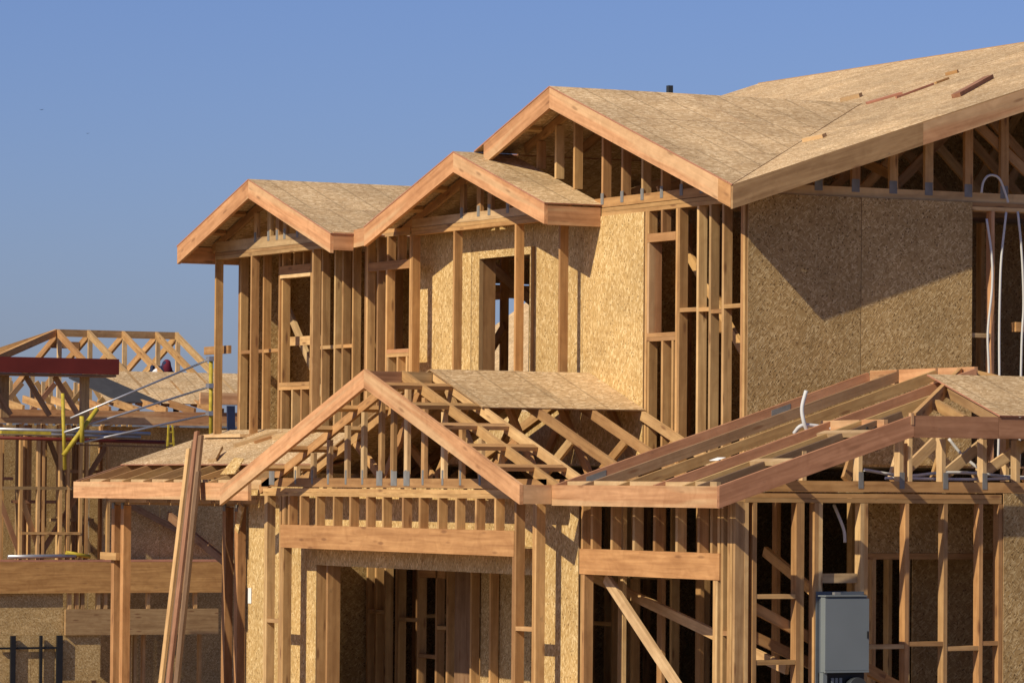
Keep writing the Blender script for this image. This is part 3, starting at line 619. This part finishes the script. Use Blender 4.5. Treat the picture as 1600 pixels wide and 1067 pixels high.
bar('brace', (2.7, -1.7, 1.95), (2.7, -.2, 1.25), T, W4, WR, M_STUD, (1, 0, 0)); bar('brace', (2.5, -1.6, 1.7), (2.5, .3, .9), T, W4, WR, M_STUD, (1, 0, 0))
bar('brace', (2.6, -.5, 1.40), (2.6, .8, .8), T, W4, WR, M_STUD, (1, 0, 0))
RM = empty('inner_room_wall', parent=H)
for a, b_ in ((.07, .75), (.75, 1.45), (1.45, 2.6)): prism('wall_panel', [(2.0, a, 2.30), (2.0, b_ - .003, 2.30), (2.0, b_ - .003, 2.82), (2.0, a, 2.82)], (.012, 0, 0), RM, M_OSBD, (0, 1, 0))
box('header_plate', (1.93, 2.02), (.07, 2.6), (2.245, 2.298), RM, M_STUD)
prism('wall_panel', [(1.4, .9, .12), (1.4, 2.8, .12), (1.4, 2.8, 2.75), (1.4, .9, 2.75)], (.012, 0, 0), RM, M_OSBD, (0, 0, 1))
for y in (.10, .45): box('stud', (1.93, 2.02), (y, y + T), (.12, 2.244), RM)

# ---------- porch roof L at the left
L = empty('porch_roof', parent=H)
def zL(y): return 2.869 + EK * (y + 2.12)
box('fascia_board', (-11.26, -6.42), (-2.12, -2.12 + T), (2.688, 2.869), L, M_FASCIA)
for x in (-11.10, -10.5, -9.9, -9.3, -8.7, -8.1, -7.5, -6.9): bar('rafter', (x, -2.07, zL(-2.07) - .047), (x, -.32, zL(-.32) - .047), T, W4, L, M_STUD, (1, 0, 0))
bar('rake_board', (-11.24, -2.08, zL(-2.08) - .05), (-11.24, -.6, zL(-.6) - .05), T, .10, L, M_RAFTER, (1, 0, 0))
panels('roof_panel', (-11.25, -1.56, zL(-1.56) + .002), (1, 0, 0), (0, 1, EK), 5.75, 1.3, 2.44, 1.22, L, M_ROOF, edge=M_REDEDGE, off=.6)
for k in range(8):
    xa_ = -11.06 + .6 * k; box('blocking', (xa_, xa_ + .555), (-2.0, -1.962), (2.80, 2.90), L, M_PALE)
    box('blocking', (xa_, xa_ + .50), (-1.78, -1.742), (2.645, 2.70), L, M_PALE)
box('top_plate', (-11.1, -7.2), (-1.74, -1.65), (2.62, 2.70), L, M_STUD)
bar('landing_board', (-11.0, -.62, zL(-.62) + .035), (-9.9, -.62, zL(-.62) + .035), .14, T, L, M_PALE)
PP = empty('porch_posts', parent=H)
for x in (-11.03, -10.76, -7.92, -7.60):
    box('post', (x, x + W4), (-1.75, -1.75 + W4), (.12, 2.61), PP, M_BEAM)
    box('post_bracket', (x + .01, x + W4 - .01), (-1.754, -1.70), (2.57, 2.64), PP, M_ZINC)
box('blocking', (-11.24, -10.77), (-1.80, -1.752), (2.0, 2.08), PP)
bar('brace', (-10.7, -1.2, 2.5), (-8.9, -1.2, 1.95), T, W4, PP, M_RAFTER, (0, 1, 0))
bar('scab_block', (-7.30, -1.80, 2.64), (-7.42, -1.80, 2.36), .02, .10, PP, M_OSB, (0, 1, 0))

# ================================================================ loose things on and around the house
def thing(o, label, cat, group=None): return tag(o, label, cat, group)
mb = empty('meter_cabinet', (2.94, -.77, 1.3)); tag(mb, 'grey steel electric meter cabinet mounted on bare studs', 'meter cabinet')
box('back_plate', (2.838, 2.85), (-.97, -.50), (.75, 1.99), mb, M_DARKGREY); box('mounting_box', (2.851, 2.928), (-.94, -.58), (.78, 1.93), mb, M_DARKGREY)
box('cabinet_body', (2.93, 3.0), (-.975, -.565), (1.32, 1.95), mb, M_GREY)
box('door', (3.002, 3.022), (-.985, -.555), (1.335, 1.935), mb, M_GREY); box('hood', (2.90, 3.03), (-.985, -.58), (1.952, 1.962), mb, M_GREY)
box('bottom_rim', (3.002, 3.026), (-.985, -.555), (1.315, 1.333), mb, M_GREY); box('latch', (2.86, 2.9), (-.82, -.76), (1.963, 1.985), mb, M_ZINC)
box('meter_panel', (2.852, 2.97), (-.95, -.57), (.75, 1.31), mb, M_BLACK); box('side_channel', (2.94, 3.0), (-.99, -.952), (.75, 1.313), mb, M_GREY)
tube('meter_dial', [(2.97, -.68, 1.19), (3.04, -.68, 1.19), (3.06, -.68, 1.19)], .085, mb, M_GLASS, 20, False)
box('door_latch', (3.023, 3.03), (-.575, -.562), (1.60, 1.66), mb, M_BLACK)
for y in (-.90, -.86, -.82): box('switch', (2.971, 2.985), (y, y + .025), (1.22, 1.27), mb, M_GREY)

thing(tube('water_tube', [(.25, 2.58, 5.50), (.03, 2.58, 5.40), (.03, 2.64, 5.05), (.03, 2.645, 4.75), (.03, 2.60, 4.33), (.03, 2.615, 3.9), (.02, 2.60, 3.4), (.0, 2.60, FZ)][1:], .0115, None, M_WHITE), 'white plastic tube hanging nearest the chipboard edge on the open side wall', 'tube', 'white tubes on the side wall')
thing(tube('water_tube', [(.03, 2.80, 5.47), (.03, 2.75, 5.06), (.03, 2.735, 4.75), (.02, 2.735, 4.3), (.02, 2.74, 3.7), (.0, 2.74, FZ)], .0115, None, M_WHITE), 'white plastic tube just behind the orange stud on the open side wall', 'tube', 'white tubes on the side wall')
thing(tube('water_tube', [(.03, 2.93, 5.48), (.03, 2.98, 5.06), (.03, 3.0, 4.6), (.03, 2.98, 4.2), (.0, 2.98, FZ)], .0115, None, M_WHITE), 'thicker white plastic tube at the picture edge of the open side wall', 'tube', 'white tubes on the side wall')
thing(tube('water_tube', [(.03, 2.52, 5.64), (.03, 2.54, 5.74), (.03, 2.59, 5.80), (.03, 2.66, 5.81), (.03, 2.73, 5.77), (.03, 2.80, 5.62), (.03, 2.82, 5.56)], .0115, None, M_WHITE), 'white plastic tube bent in an arch over the side wall plate', 'tube')
thing(tube('water_tube', [(2.0, -.53, 3.30), (2.02, -.60, 3.42), (2.0, -.61, 3.55), (2.0, -.57, 3.70)], .0175, None, M_WHITE), 'upright curved white tube poking up between bare lower rafters', 'tube')
thing(tube('water_tube', [(1.95, -.66, 3.33), (2.0, -.62, 3.395), (2.0, -.50, 3.40), (2.06, -.32, 3.37), (2.1, -.22, 3.36)], .0175, None, M_WHITE), 'short white tube lying across the bare lower rafters', 'tube')
thing(tube('water_tube', [(2.6, -.35, 3.02), (2.62, .05, 2.97), (2.62, .4, 3.0), (2.62, .75, 3.0), (2.6, 1.2, 2.97), (2.6, 1.8, 2.97)], .0138, None, M_WHITE), 'upper long white tube behind the short studs of the lower roof', 'tube')
thing(tube('water_tube', [(2.70, -.2, 2.95), (2.70, .3, 2.946), (2.70, .7, 2.946), (2.70, 1.2, 2.96), (2.70, 1.8, 2.96)], .0138, None, M_WHITE), 'lower long white tube lying on the beam of the lower roof', 'tube')
thing(tube('water_tube', [(2.3, .70, 3.30), (2.35, .82, 3.15), (2.45, 1.0, 3.0), (2.5, 1.2, 2.97)], .0138, None, M_WHITE), 'slanting white tube at the far end of the lower roof', 'tube')
thing(tube('water_tube', [(2.55, -.62, 2.72), (2.6, -.60, 2.62), (2.62, -.56, 2.5), (2.62, -.55, 2.4)], .0138, None, M_WHITE), 'white tube hooking down below the beam above the meter cabinet', 'tube')
prism('paper_sheet', [(1.88, -1.46, zE(-1.46) + .004), (2.02, -1.46, zE(-1.46) + .004), (2.02, -1.38, zE(-1.38) + .004), (1.88, -1.38, zE(-1.38) + .004)], (0, 0, .003), None, M_PAPER)
tag(bpy.data.objects['paper_sheet'], 'small white paper tag lying on a bare lower rafter', 'paper')

tag(box('paper_notice', (-7.19, -7.11), (-1.769, -1.766), (1.62, 1.78), None, M_PAPER), 'white paper notice fixed to the chipboard beside the porch posts', 'notice')
def onmain(x, y, dz=.0): return V((x, y, zmain(y) + .016 + dz))
def scrap(a, b_, wd, th, mat, label, name='offcut'):
    a, b_ = onmain(*a, th / 2), onmain(*b_, th / 2)
    thing(bar(name, a, b_, wd, th, None, mat, (b_ - a).cross(V((0, -K, 1)))), label, 'offcut', 'offcuts left on the upper roof')
scrap((-1.27, 1.36), (-1.06, 1.46), .08, .035, M_PALE, 'stubby wood block lying halfway up the roof valley')
scrap((-4.08, 3.50), (-3.9, 3.62), .09, .04, M_PALE, 'pale wood block just beyond the top of the roof valley')
scrap((-.72, 2.72), (-1.42, 3.56), .09, .04, M_RAFTER, 'long board end with a red tip lying on the big roof', 'loose_board')
scrap((-2.93, 3.09), (-2.80, 3.42), .10, .02, M_REDEDGE, 'dark red sheet offcut at the upper tip of the roof valley')
scrap((-2.52, 3.18), (-2.68, 3.72), .02, .02, M_REDEDGE, 'thin red-edged strip lying on the big roof')
scrap((-2.70, 3.76), (-2.76, 3.95), .03, .02, M_STUD, 'thin brown stick at the end of the red-edged strip')
scrap((-3.22, 4.22), (-3.12, 4.30), .05, .03, M_STUD, 'tiny wood bit highest on the big roof')

def onL(x, y, dz=0): return V((x, y, zL(y) + .018 + dz))
def scrapL(a, b_, wd, th, mat, label, lift=0.0):
    a, b_ = onL(*a, th / 2), onL(*b_, th / 2 + lift)
    thing(bar('offcut', a, b_, wd, th, None, mat, (b_ - a).cross(V((0, -EK, 1)))), label, 'offcut', 'offcuts left on the porch roof')
scrapL((-9.40, -.98), (-9.30, -.52), .09, .04, M_PALE, 'yellowish board offcut lying on the porch roof sheathing')
scrapL((-9.12, -.86), (-9.05, -.55), .07, .03, M_STUD, 'brown board offcut beside the yellowish one on the porch roof')
scrapL((-8.92, -.72), (-8.75, -.60), .09, .05, M_PALE, 'short pale block lying on the porch roof nearest the gable')
prism('chipboard_scrap', [(-7.62, -1.9, zL(-1.9) + .01), (-7.3, -1.88, zL(-1.88) + .01), (-7.35, -1.75, zL(-1.75) + .13), (-7.6, -1.75, zL(-1.75) + .14)], (0, -.012, .004), None, M_OSB, (1, 0, 0))
tag(bpy.data.objects['chipboard_scrap'], 'torn chipboard scrap propped on porch rafters beside the garage gable', 'scrap')
prism('wood_splinter', [(-8.90, -1.50, zL(-1.5) + .02), (-8.72, -1.48, zL(-1.48) + .02), (-9.28, -1.16, zL(-1.16) + .06)], (0, -.01, .03), None, M_PALE, (-.4, .3, 0))
tag(bpy.data.objects['wood_splinter'], 'pointed pale wood wedge on the porch roof behind the leaning planks', 'offcut')

for k, (dx, dy, top, mt, lab) in enumerate(((-.16, .0, 3.22, M_STUD, 'leftmost plank of the leaning bundle, lighter and shorter than the rest'),
        (-.06, .03, 3.30, M_OLD, 'dark weathered plank second in the leaning bundle'),
        (.03, -.01, 3.40, M_RAFTER, 'tallest reddish plank in the leaning bundle'),
        (.11, .04, 3.36, M_OLD, 'fourth plank of the leaning bundle, dark and half hidden'),
        (.18, .01, 2.98, M_OLD, 'rightmost plank of the leaning bundle, ending lowest'))):
    b0 = V((-7.05 + dx * 1.25, -2.80 + dy, .02)); t0 = V((-7.70 + dx * .95, -2.19 + dy * .5 - .02, 2.87)); d = (t0 - b0)
    e = b0 + d * ((top - .02) / (2.87 - .02))
    thing(bar('leaning_plank', b0, e, .062, .032, None, mt, V((1, .15, 0))), lab, 'plank', 'planks leaning on the porch eave')

# ================================================================ neighbouring house on lower ground
NB = empty('neighbour_house', (-47, 12, -1.9)); tag(NB, 'half-framed neighbouring house with open hip rafters standing on lower ground', 'house')
NX = -50; rz = 6.0; NK = .42
nr = empty('roof_frame', parent=NB)
ys_ = [12.72, 13.40, 14.17, 14.92, 15.37]
bar('ridge_board', (NX, 12.72, rz - .05), (NX, 15.4, rz - .05), T, .15, nr, M_RAFTER, (1, 0, 0))
for y in ys_:
    bar('rafter', (NX, y, rz - .04), (NX + 3.3, y, rz - .04 - NK * 3.3), .06, W6, nr, M_STUD, (0, 1, 0))
    bar('rafter', (NX, y + .05, rz - .04), (NX - 3.3, y + .05, rz - .04 - NK * 3.3), .06, W6, nr, M_STUD, (0, 1, 0))
    box('post', (NX - .03, NX + .03), (y, y + .09), (4.0, rz - .12), nr, M_PALE)
for y in (11.4, 11.9, 12.3): box('post', (NX + .6, NX + .66), (y, y + .08), (4.0, 5.0 + (y - 11.4) * .45), nr, M_PALE)
for dx in (.0, 1.8, -1.4): bar('hip_rafter', (NX, 12.70, rz - .04), (NX + dx, 9.6, rz - .04 - .42 * 3.1 + abs(dx) * .1), .06, W6, nr, M_STUD)
bar('collar_tie', (NX - .5, 12.75, 5.72), (NX - .5, 13.4, 5.72), T, .14, nr, M_RAFTER, (1, 0, 0))
for y, m_ in ((12.4, .6), (13.0, .5), (13.6, .7), (11.7, .5), (11.0, .6), (10.4, .5)):
    bar('brace', (NX + 1.2, y, 4.05), (NX + 1.2, y - .6, 4.9), .05, .10, nr, M_STUD, (1, 0, 0)); bar('brace', (NX + 2.0, y - .5, 4.05), (NX + 2.0, y + .2, 4.85), .05, .10, nr, M_RAFTER, (1, 0, 0))
    box('post', (NX + 1.5, NX + 1.55), (y + .1, y + .17), (4.0, 4.9), nr, M_PALE)
# sheathed lower part of the near slope
k0, k1 = 2.15, 3.75
panels('roof_panel', (NX + k0, 12.35, rz + .02 - NK * k0), (0, 1, 0), (1, 0, -NK), 4.5, (k1 - k0) * 1.085, 1.22, .9, nr, M_ROOF, edge=M_OSBEDGE)
prism('roofing_felt', [(NX + 2.5, 12.0, rz - NK * 2.5), (NX + 2.5, 12.7, rz - NK * 2.5 + .05), (NX + 3.8, 13.5, rz - NK * 3.8 + .05), (NX + 3.8, 12.6, rz - NK * 3.8 + .05)], (0, 0, .02), nr, M_FELT)
nw = empty('side_wall', parent=NB); WX = -45.0
box('fascia_board', (WX, WX + .06), (8.6, 14.9), (4.0, 4.27), nw, M_FASCIA); box('top_plate', (WX - 1.2, WX - .1), (8.6, 14.9), (4.02, 4.08), nw, M_RAFTER)
box('fascia_board', (WX + .1, WX + .16), (13.74, 14.9), (4.43, 4.66), nw, M_FASCIA)
for y in (8.9, 9.5, 10.1, 10.7, 11.3, 11.9, 12.5, 13.1, 13.7, 14.3): bar('rafter', (WX - 1.6, y, 4.50), (WX - .02, y, 4.28), .05, W6, nw, M_STUD, (0, 1, 0))
for y in (9.62, 10.04, 10.40, 10.50, 10.86, 11.02, 11.28, 11.40, 11.86): box('stud', (WX - .09, WX), (y, y + .055), (1.35, 3.99), nw)
for y in (9.8, 10.2, 10.7, 11.1, 11.6, 12.3): box('stud', (WX - 1.6, WX - 1.5), (y, y + .07), (1.35, 3.99), nw)
for a, b_, z0, z1 in ((11.95, 13.17, 2.6, 3.97), (13.18, 14.9, 2.6, 3.97), (11.95, 13.17, 1.34, 2.59), (13.18, 14.9, 1.34, 2.59)): prism('wall_panel', [(WX - .5, a, z0), (WX - .5, b_, z0), (WX - .5, b_, z1), (WX - .5, a, z1)], (.012, 0, 0), nw, M_OSBD, (0, 0, 1))
for a, b_ in ((8.4, 10.4), (10.41, 12.5), (12.51, 15)): prism('wall_panel', [(WX - 2.6, a, -1.9), (WX - 2.6, b_ + (2.5 if b_ == 15 else 0), -1.9), (WX - 2.6, b_ + (2.5 if b_ == 15 else 0), 4.0), (WX - 2.6, a, 4.0)], (.012, 0, 0), nw, M_OSBD, (0, 0, 1))
for k, y in enumerate((9.2, 9.45, 9.9, 10.3, 10.62, 10.95, 11.15, 11.55, 11.7, 12.15, 12.6, 13.3)): box('stud', (WX - .95 - .2 * (k % 3), WX - .86 - .2 * (k % 3)), (y, y + .06), (1.35, 3.99), nw, M_RAFTER if k % 2 else M_STUD)
for y, z in ((9.3, 2.9), (10.2, 2.45), (11.2, 3.05), (11.0, 2.1)): box('blocking', (WX - .9, WX - .8), (y, y + .9), (z, z + .06), nw, M_RAFTER)
for y in (9.4, 10.9, 12.2): bar('brace', (WX - .7, y, 3.7), (WX - .7, y + .9, 1.5), T, .1, nw, M_RAFTER, (1, 0, 0))
bar('brace', (WX - .15, 11.9, 3.6), (WX - .15, 10.5, 1.4), T, .1, nw, M_RAFTER, (1, 0, 0)); bar('brace', (WX - .12, 10.1, 2.6), (WX - .12, 10.55, 1.4), T, .1, nw, M_STUD, (1, 0, 0))
bar('brace', (WX - .3, 12.3, 2.5), (WX - .3, 14.2, 1.6), T, .12, nw, M_RAFTER, (1, 0, 0))
box('sill_plate', (WX - .09, WX + .01), (10.08, 11.3), (1.85, 1.9), nw); box('header_plate', (WX - .09, WX), (9.6, 11.3), (2.72, 2.78), nw, M_RAFTER)
box('floor_beam', (WX, WX + .14), (8.6, 14.35), (.72, 1.32), nw, M_GLULAM); box('floor_plate', (WX - .4, WX + .12), (8.6, 14.35), (1.325, 1.36), nw, M_REDEDGE)
for a, b_, z0, z1 in ((8.6, 10.96, .40, .71), (8.6, 10.96, .15, .395), (8.6, 10.96, -.09, .145), (8.6, 10.3, -1.9, -.1), (10.96, 11.75, -.98, -.1), (10.3, 10.95, -1.9, -.1)):
    prism('wall_panel', [(WX, a, z0), (WX, b_ - .01, z0), (WX, b_ - .01, z1), (WX, a, z1)], (.02, 0, 0), nw, M_OSBD, (0, 1, 0))
box('header_beam', (WX, WX + .1), (10.98, 14.2), (-.10, .40), nw, M_RAFTER)
for y in (11.05, 11.2, 11.32, 11.65, 11.8, 12.7, 13.7): box('cripple_stud', (WX - .05, WX + .04), (y, y + .07), (.405, .715), nw)
for y in (11.77, 12.5, 12.62, 12.8, 13.4, 14.0): box('stud', (WX - .5, WX - .4), (y, y + .06), (-1.9, -.11), nw)
for y, t_ in ((9.85, .1), (10.45, .05), (10.8, .12)): box('bar_post', (WX + .06, WX + .12), (y, y + t_), (-1.9, -.1), nw, M_BLACK)
box('bar_rail', (WX + .06, WX + .1), (9.6, 10.8), (-.36, -.32), nw, M_BLACK)
box('red_beam', (-44.1, -43.95), (8.6, 11.65), (4.95, 5.25), NB, M_REDPAINT); box('red_beam_soffit', (-44.6, -43.97), (8.6, 11.6), (4.90, 4.945), NB, M_RAFTER)
for y in (9.4, 11.05): box('beam_post', (-44.5, -44.38), (y, y + .16), (4.1, 4.90), NB, M_RAFTER)
for y in (9.0, 9.8, 10.4): bar('beam_brace', (-44.4, y + .1, 4.9), (-44.4, y + .6, 4.15), .05, .1, NB, M_RAFTER, (1, 0, 0))

# scaffold in front of it
SX = -43.0
for a, b_, lab in (((10.28, 4.08), (13.17, 5.27), 'topmost slanting grey scaffold tube by the neighbouring house'), ((10.16, 3.81), (13.18, 4.74), 'middle slanting grey scaffold tube by the neighbouring house'), ((10.42, 3.60), (13.18, 4.21), 'lowest slanting grey scaffold tube by the neighbouring house')):
    o = tube('scaffold_tube', [(SX, a[0], a[1]), (SX, b_[0], b_[1])], .021, None, M_PIPE, 8, False); thing(o, lab, 'scaffold tube', 'slanting scaffold tubes')
yp = empty('yellow_scaffold_post', (SX + .06, 13.15, 3.4)); tag(yp, 'upright yellow scaffold post where three slanting tubes end', 'scaffold post')
tube('post', [(SX + .06, 13.14, 5.25), (SX + .06, 13.16, 3.52)], .04, yp, M_YELLOW, 8, False)
for z in (5.27, 4.75, 4.22): box('clamp', (SX - .04, SX + .12), (13.08, 13.2), (z - .05, z + .04), yp, M_PIPE)
jk = empty('yellow_scaffold_jack', (SX + .07, 10.4, 3.4)); tag(jk, 'slanting yellow scaffold jack with a short upright piece', 'scaffold jack')
tube('arm', [(SX + .07, 10.12, 3.37), (SX + .07, 10.80, 4.27)], .045, jk, M_YELLOW, 8, False); tube('upright', [(SX + .14, 10.46, 4.12), (SX + .14, 10.47, 3.62)], .045, jk, M_YELLOW, 8, False)
tube('leg', [(SX - .05, 10.14, 4.55), (SX - .05, 10.20, 3.1)], .035, jk, M_YELLOW, 8, False)
ld = empty('yellow_ladder', (-44.2, 12.9, 3.0)); tag(ld, 'short yellow stepladder behind the upright scaffold post', 'ladder')
for a, b_ in ((12.76, 12.80), (12.95, 12.88)): bar('rail', (-44.2, a, 3.1), (-44.2, b_, 4.0), .04, .03, ld, M_YELLOW)
for z in (3.2, 3.42, 3.64, 3.86): bar('rung', (-44.2, 12.78, z), (-44.2, 12.92, z), .03, .03, ld, M_YELLOW)
for k, (z, b_, mt, lab) in enumerate(((3.86, 12.0, M_PIPE, 'upper grey tube of the level scaffold bundle'), (3.79, 11.8, M_PIPE, 'lower grey tube of the level scaffold bundle'), (3.70, 12.3, M_REDPAINT, 'dull red tube under the level scaffold bundle'))):
    thing(tube('level_tube', [(SX - .2, 8.7, z), (SX - .2, b_, z - .05)], .035, None, mt, 8, False), lab, 'scaffold tube', 'level scaffold tubes')
thing(bar('yellow_plank', (SX - .05, 8.9, 3.80), (SX - .05, 9.9, 3.79), .1, .06, None, M_YELLOW), 'short yellow plank end beside the level scaffold tubes', 'plank')
thing(bar('safety_line', (SX - .3, 10.6, 3.58), (SX - .3, 13.2, 3.55), .03, .03, None, M_OLD), 'thin level guard rail below the slanting scaffold tubes', 'rail')
for k, (a, b_, mt, lab) in enumerate((((11.0, 1.5), (11.5, 1.42), M_YELLOW, 'yellow tube lying on the neighbouring floor'), ((9.8, 1.42), (11.2, 1.44), M_PIPE, 'steel tube lying on the neighbouring floor edge'))):
    thing(tube('floor_tube', [(WX + .02, a[0], a[1]), (WX + .02, b_[0], b_[1])], .04, None, mt, 8, False), lab, 'scaffold tube')
thing(prism('blue_tarp', [(WX + .3, 14.26, 3.6), (WX + .3, 14.42, 3.6), (WX + .3, 14.40, 4.4), (WX + .3, 14.24, 4.4)], (.05, 0, 0), None, M_NAVY), 'navy blue tarp strip hanging between the outer post and corner stud', 'tarp')

# worker bending down behind the neighbouring roof
def skin_body(name, verts, edges, mat, parent, sub=2):
    me = bpy.data.meshes.new(name); me.from_pydata([v[:3] for v in verts], edges, [])
    o = link(name, me, mat, parent); md = o.modifiers.new('skin', 'SKIN'); md.use_smooth_shade = True
    for i, v in enumerate(verts): me.skin_vertices[0].data[i].radius = (v[3], v[3] * (v[4] if len(v) > 4 else 1)); me.skin_vertices[0].data[i].use_root = i == 0
    s = o.modifiers.new('sub', 'SUBSURF'); s.levels = s.render_levels = sub
    return o
wk = empty('person', (-48.3, 14.45, 4.3)); tag(wk, 'worker in maroon hood and pale shirt crouching behind the neighbouring roof', 'person')
def P_(x, y, z, r, k=1.0): return (-48.3 + 48.3 - 48.3 - wk['_o'][0] + wk['_o'][0] + x, 14.4 + y, 4.62 + z, r, k)
wv = [P_(0, 0, .10, .15), P_(.05, -.10, .34, .16), P_(.10, -.20, .54, .15), P_(.12, -.10, .58, .07), P_(.14, -.03, .62, .085), P_(.16, -.02, .68, .095), P_(.16, -.02, .76, .06),
      P_(.10, -.30, .60, .07), P_(.15, -.30, .28, .055), P_(.35, -.28, .12, .045), P_(.10, .12, .52, .07), P_(.2, .2, .28, .055), P_(.4, .15, .12, .045),
      P_(.1, -.12, .0, .11), P_(.4, -.14, .05, .085), P_(.3, -.14, -.35, .06), P_(.1, .12, .0, .11), P_(.4, .14, .05, .085), P_(.3, .14, -.35, .06)]
we = [(0, 1), (1, 2), (2, 3), (3, 4), (4, 5), (5, 6), (2, 7), (7, 8), (8, 9), (2, 10), (10, 11), (11, 12), (0, 13), (13, 14), (14, 15), (0, 16), (16, 17), (17, 18)]
skin_body('body', wv, we, M_NAVY, wk)
skin_body('shirt', [P_(.20, -.14, .58, .06), P_(.20, -.26, .52, .085), P_(.20, -.33, .40, .08), P_(.22, -.34, .22, .06)], [(0, 1), (1, 2), (2, 3)], M_SHIRT, wk)
hv = [P_(.13, .05, .50, .12), P_(.14, .0, .58, .115), P_(.15, -.02, .68, .11), P_(.15, .03, .78, .06)]
skin_body('hood', hv, [(0, 1), (1, 2), (2, 3)], M_MAROON, wk)

# ================================================================ houses further off
def far_house(loc, label, w_, d_, hw, hr, wall, roof, panelled=False, axis='y'):
    h = empty('far_house', loc); tag(h, label, 'house'); x, y, z = loc
    box('wall', (x - d_ / 2, x + d_ / 2), (y - w_ / 2, y + w_ / 2), (z, z + hw), h, wall)
    e = .4
    if axis == 'y':
        for s in (1, -1): prism('roof', [(x, y - w_ / 2 - e, z + hr), (x, y + w_ / 2 + e, z + hr), (x + s * (d_ / 2 + e), y + w_ / 2 + e, z + hw - .1), (x + s * (d_ / 2 + e), y - w_ / 2 - e, z + hw - .1)], (0, 0, .12), h, roof, (0, 1, 0))
    else:
        for s in (1, -1): prism('roof', [(x - d_ / 2 - e, y, z + hr), (x + d_ / 2 + e, y, z + hr), (x + d_ / 2 + e, y + s * (w_ / 2 + e), z + hw - .1), (x - d_ / 2 - e, y + s * (w_ / 2 + e), z + hw - .1)], (0, 0, .12), h, roof, (1, 0, 0))
    for k in (-1, 0, 1): box('window', (x + d_ / 2 - .02, x + d_ / 2 + .05), (y + k * w_ / 3.2 - .6, y + k * w_ / 3.2 + .6), (z + hw * .55, z + hw * .8), h, M_GLASS)
    return h
far_house((-150, 49, -1.9), 'distant finished house with a dark slate roof behind the neighbouring rafters', 26, 12, 5.4, 7.9, M_STUCCO, M_SLATE)
far_house((-62, 34, -1.9), 'distant chipboard-roofed house glimpsed through the upper window opening', 12, 14, 5.5, 9.8, M_OSBD, M_ROOF, axis='x')

for (x, y, z), lab in (((-78.135, 23.108, 13.119), 'tiny dark bird, higher one, alone in the blue sky'), ((-77.571, 24.253, 12.477), 'tiny dark bird, lower one, alone in the blue sky')):
    me = bpy.data.meshes.new('bird'); s = .16 if z > 13 else .13
    me.from_pydata([(0, -.22 * s, 0), (0, .2 * s, .02 * s), (.05 * s, 0, .05 * s), (.0, 0, -.04 * s), (.1 * s, -.12 * s, .03 * s), (.28 * s, .42 * s, .12 * s), (-.28 * s, -.38 * s, .10 * s), (-.06 * s, 0, .03 * s)], [],
                   [(0, 2, 3), (1, 3, 2), (0, 3, 7), (1, 7, 3), (0, 7, 2), (1, 2, 7), (2, 4, 5), (2, 5, 3), (7, 6, 3), (7, 4, 6)])
    tag(link('bird', me, M_BLACK, None, Matrix.Translation((x, y, z))), lab, 'bird', 'birds in the sky')
for o in scene.objects:
    if '_o' in o: del o['_o']
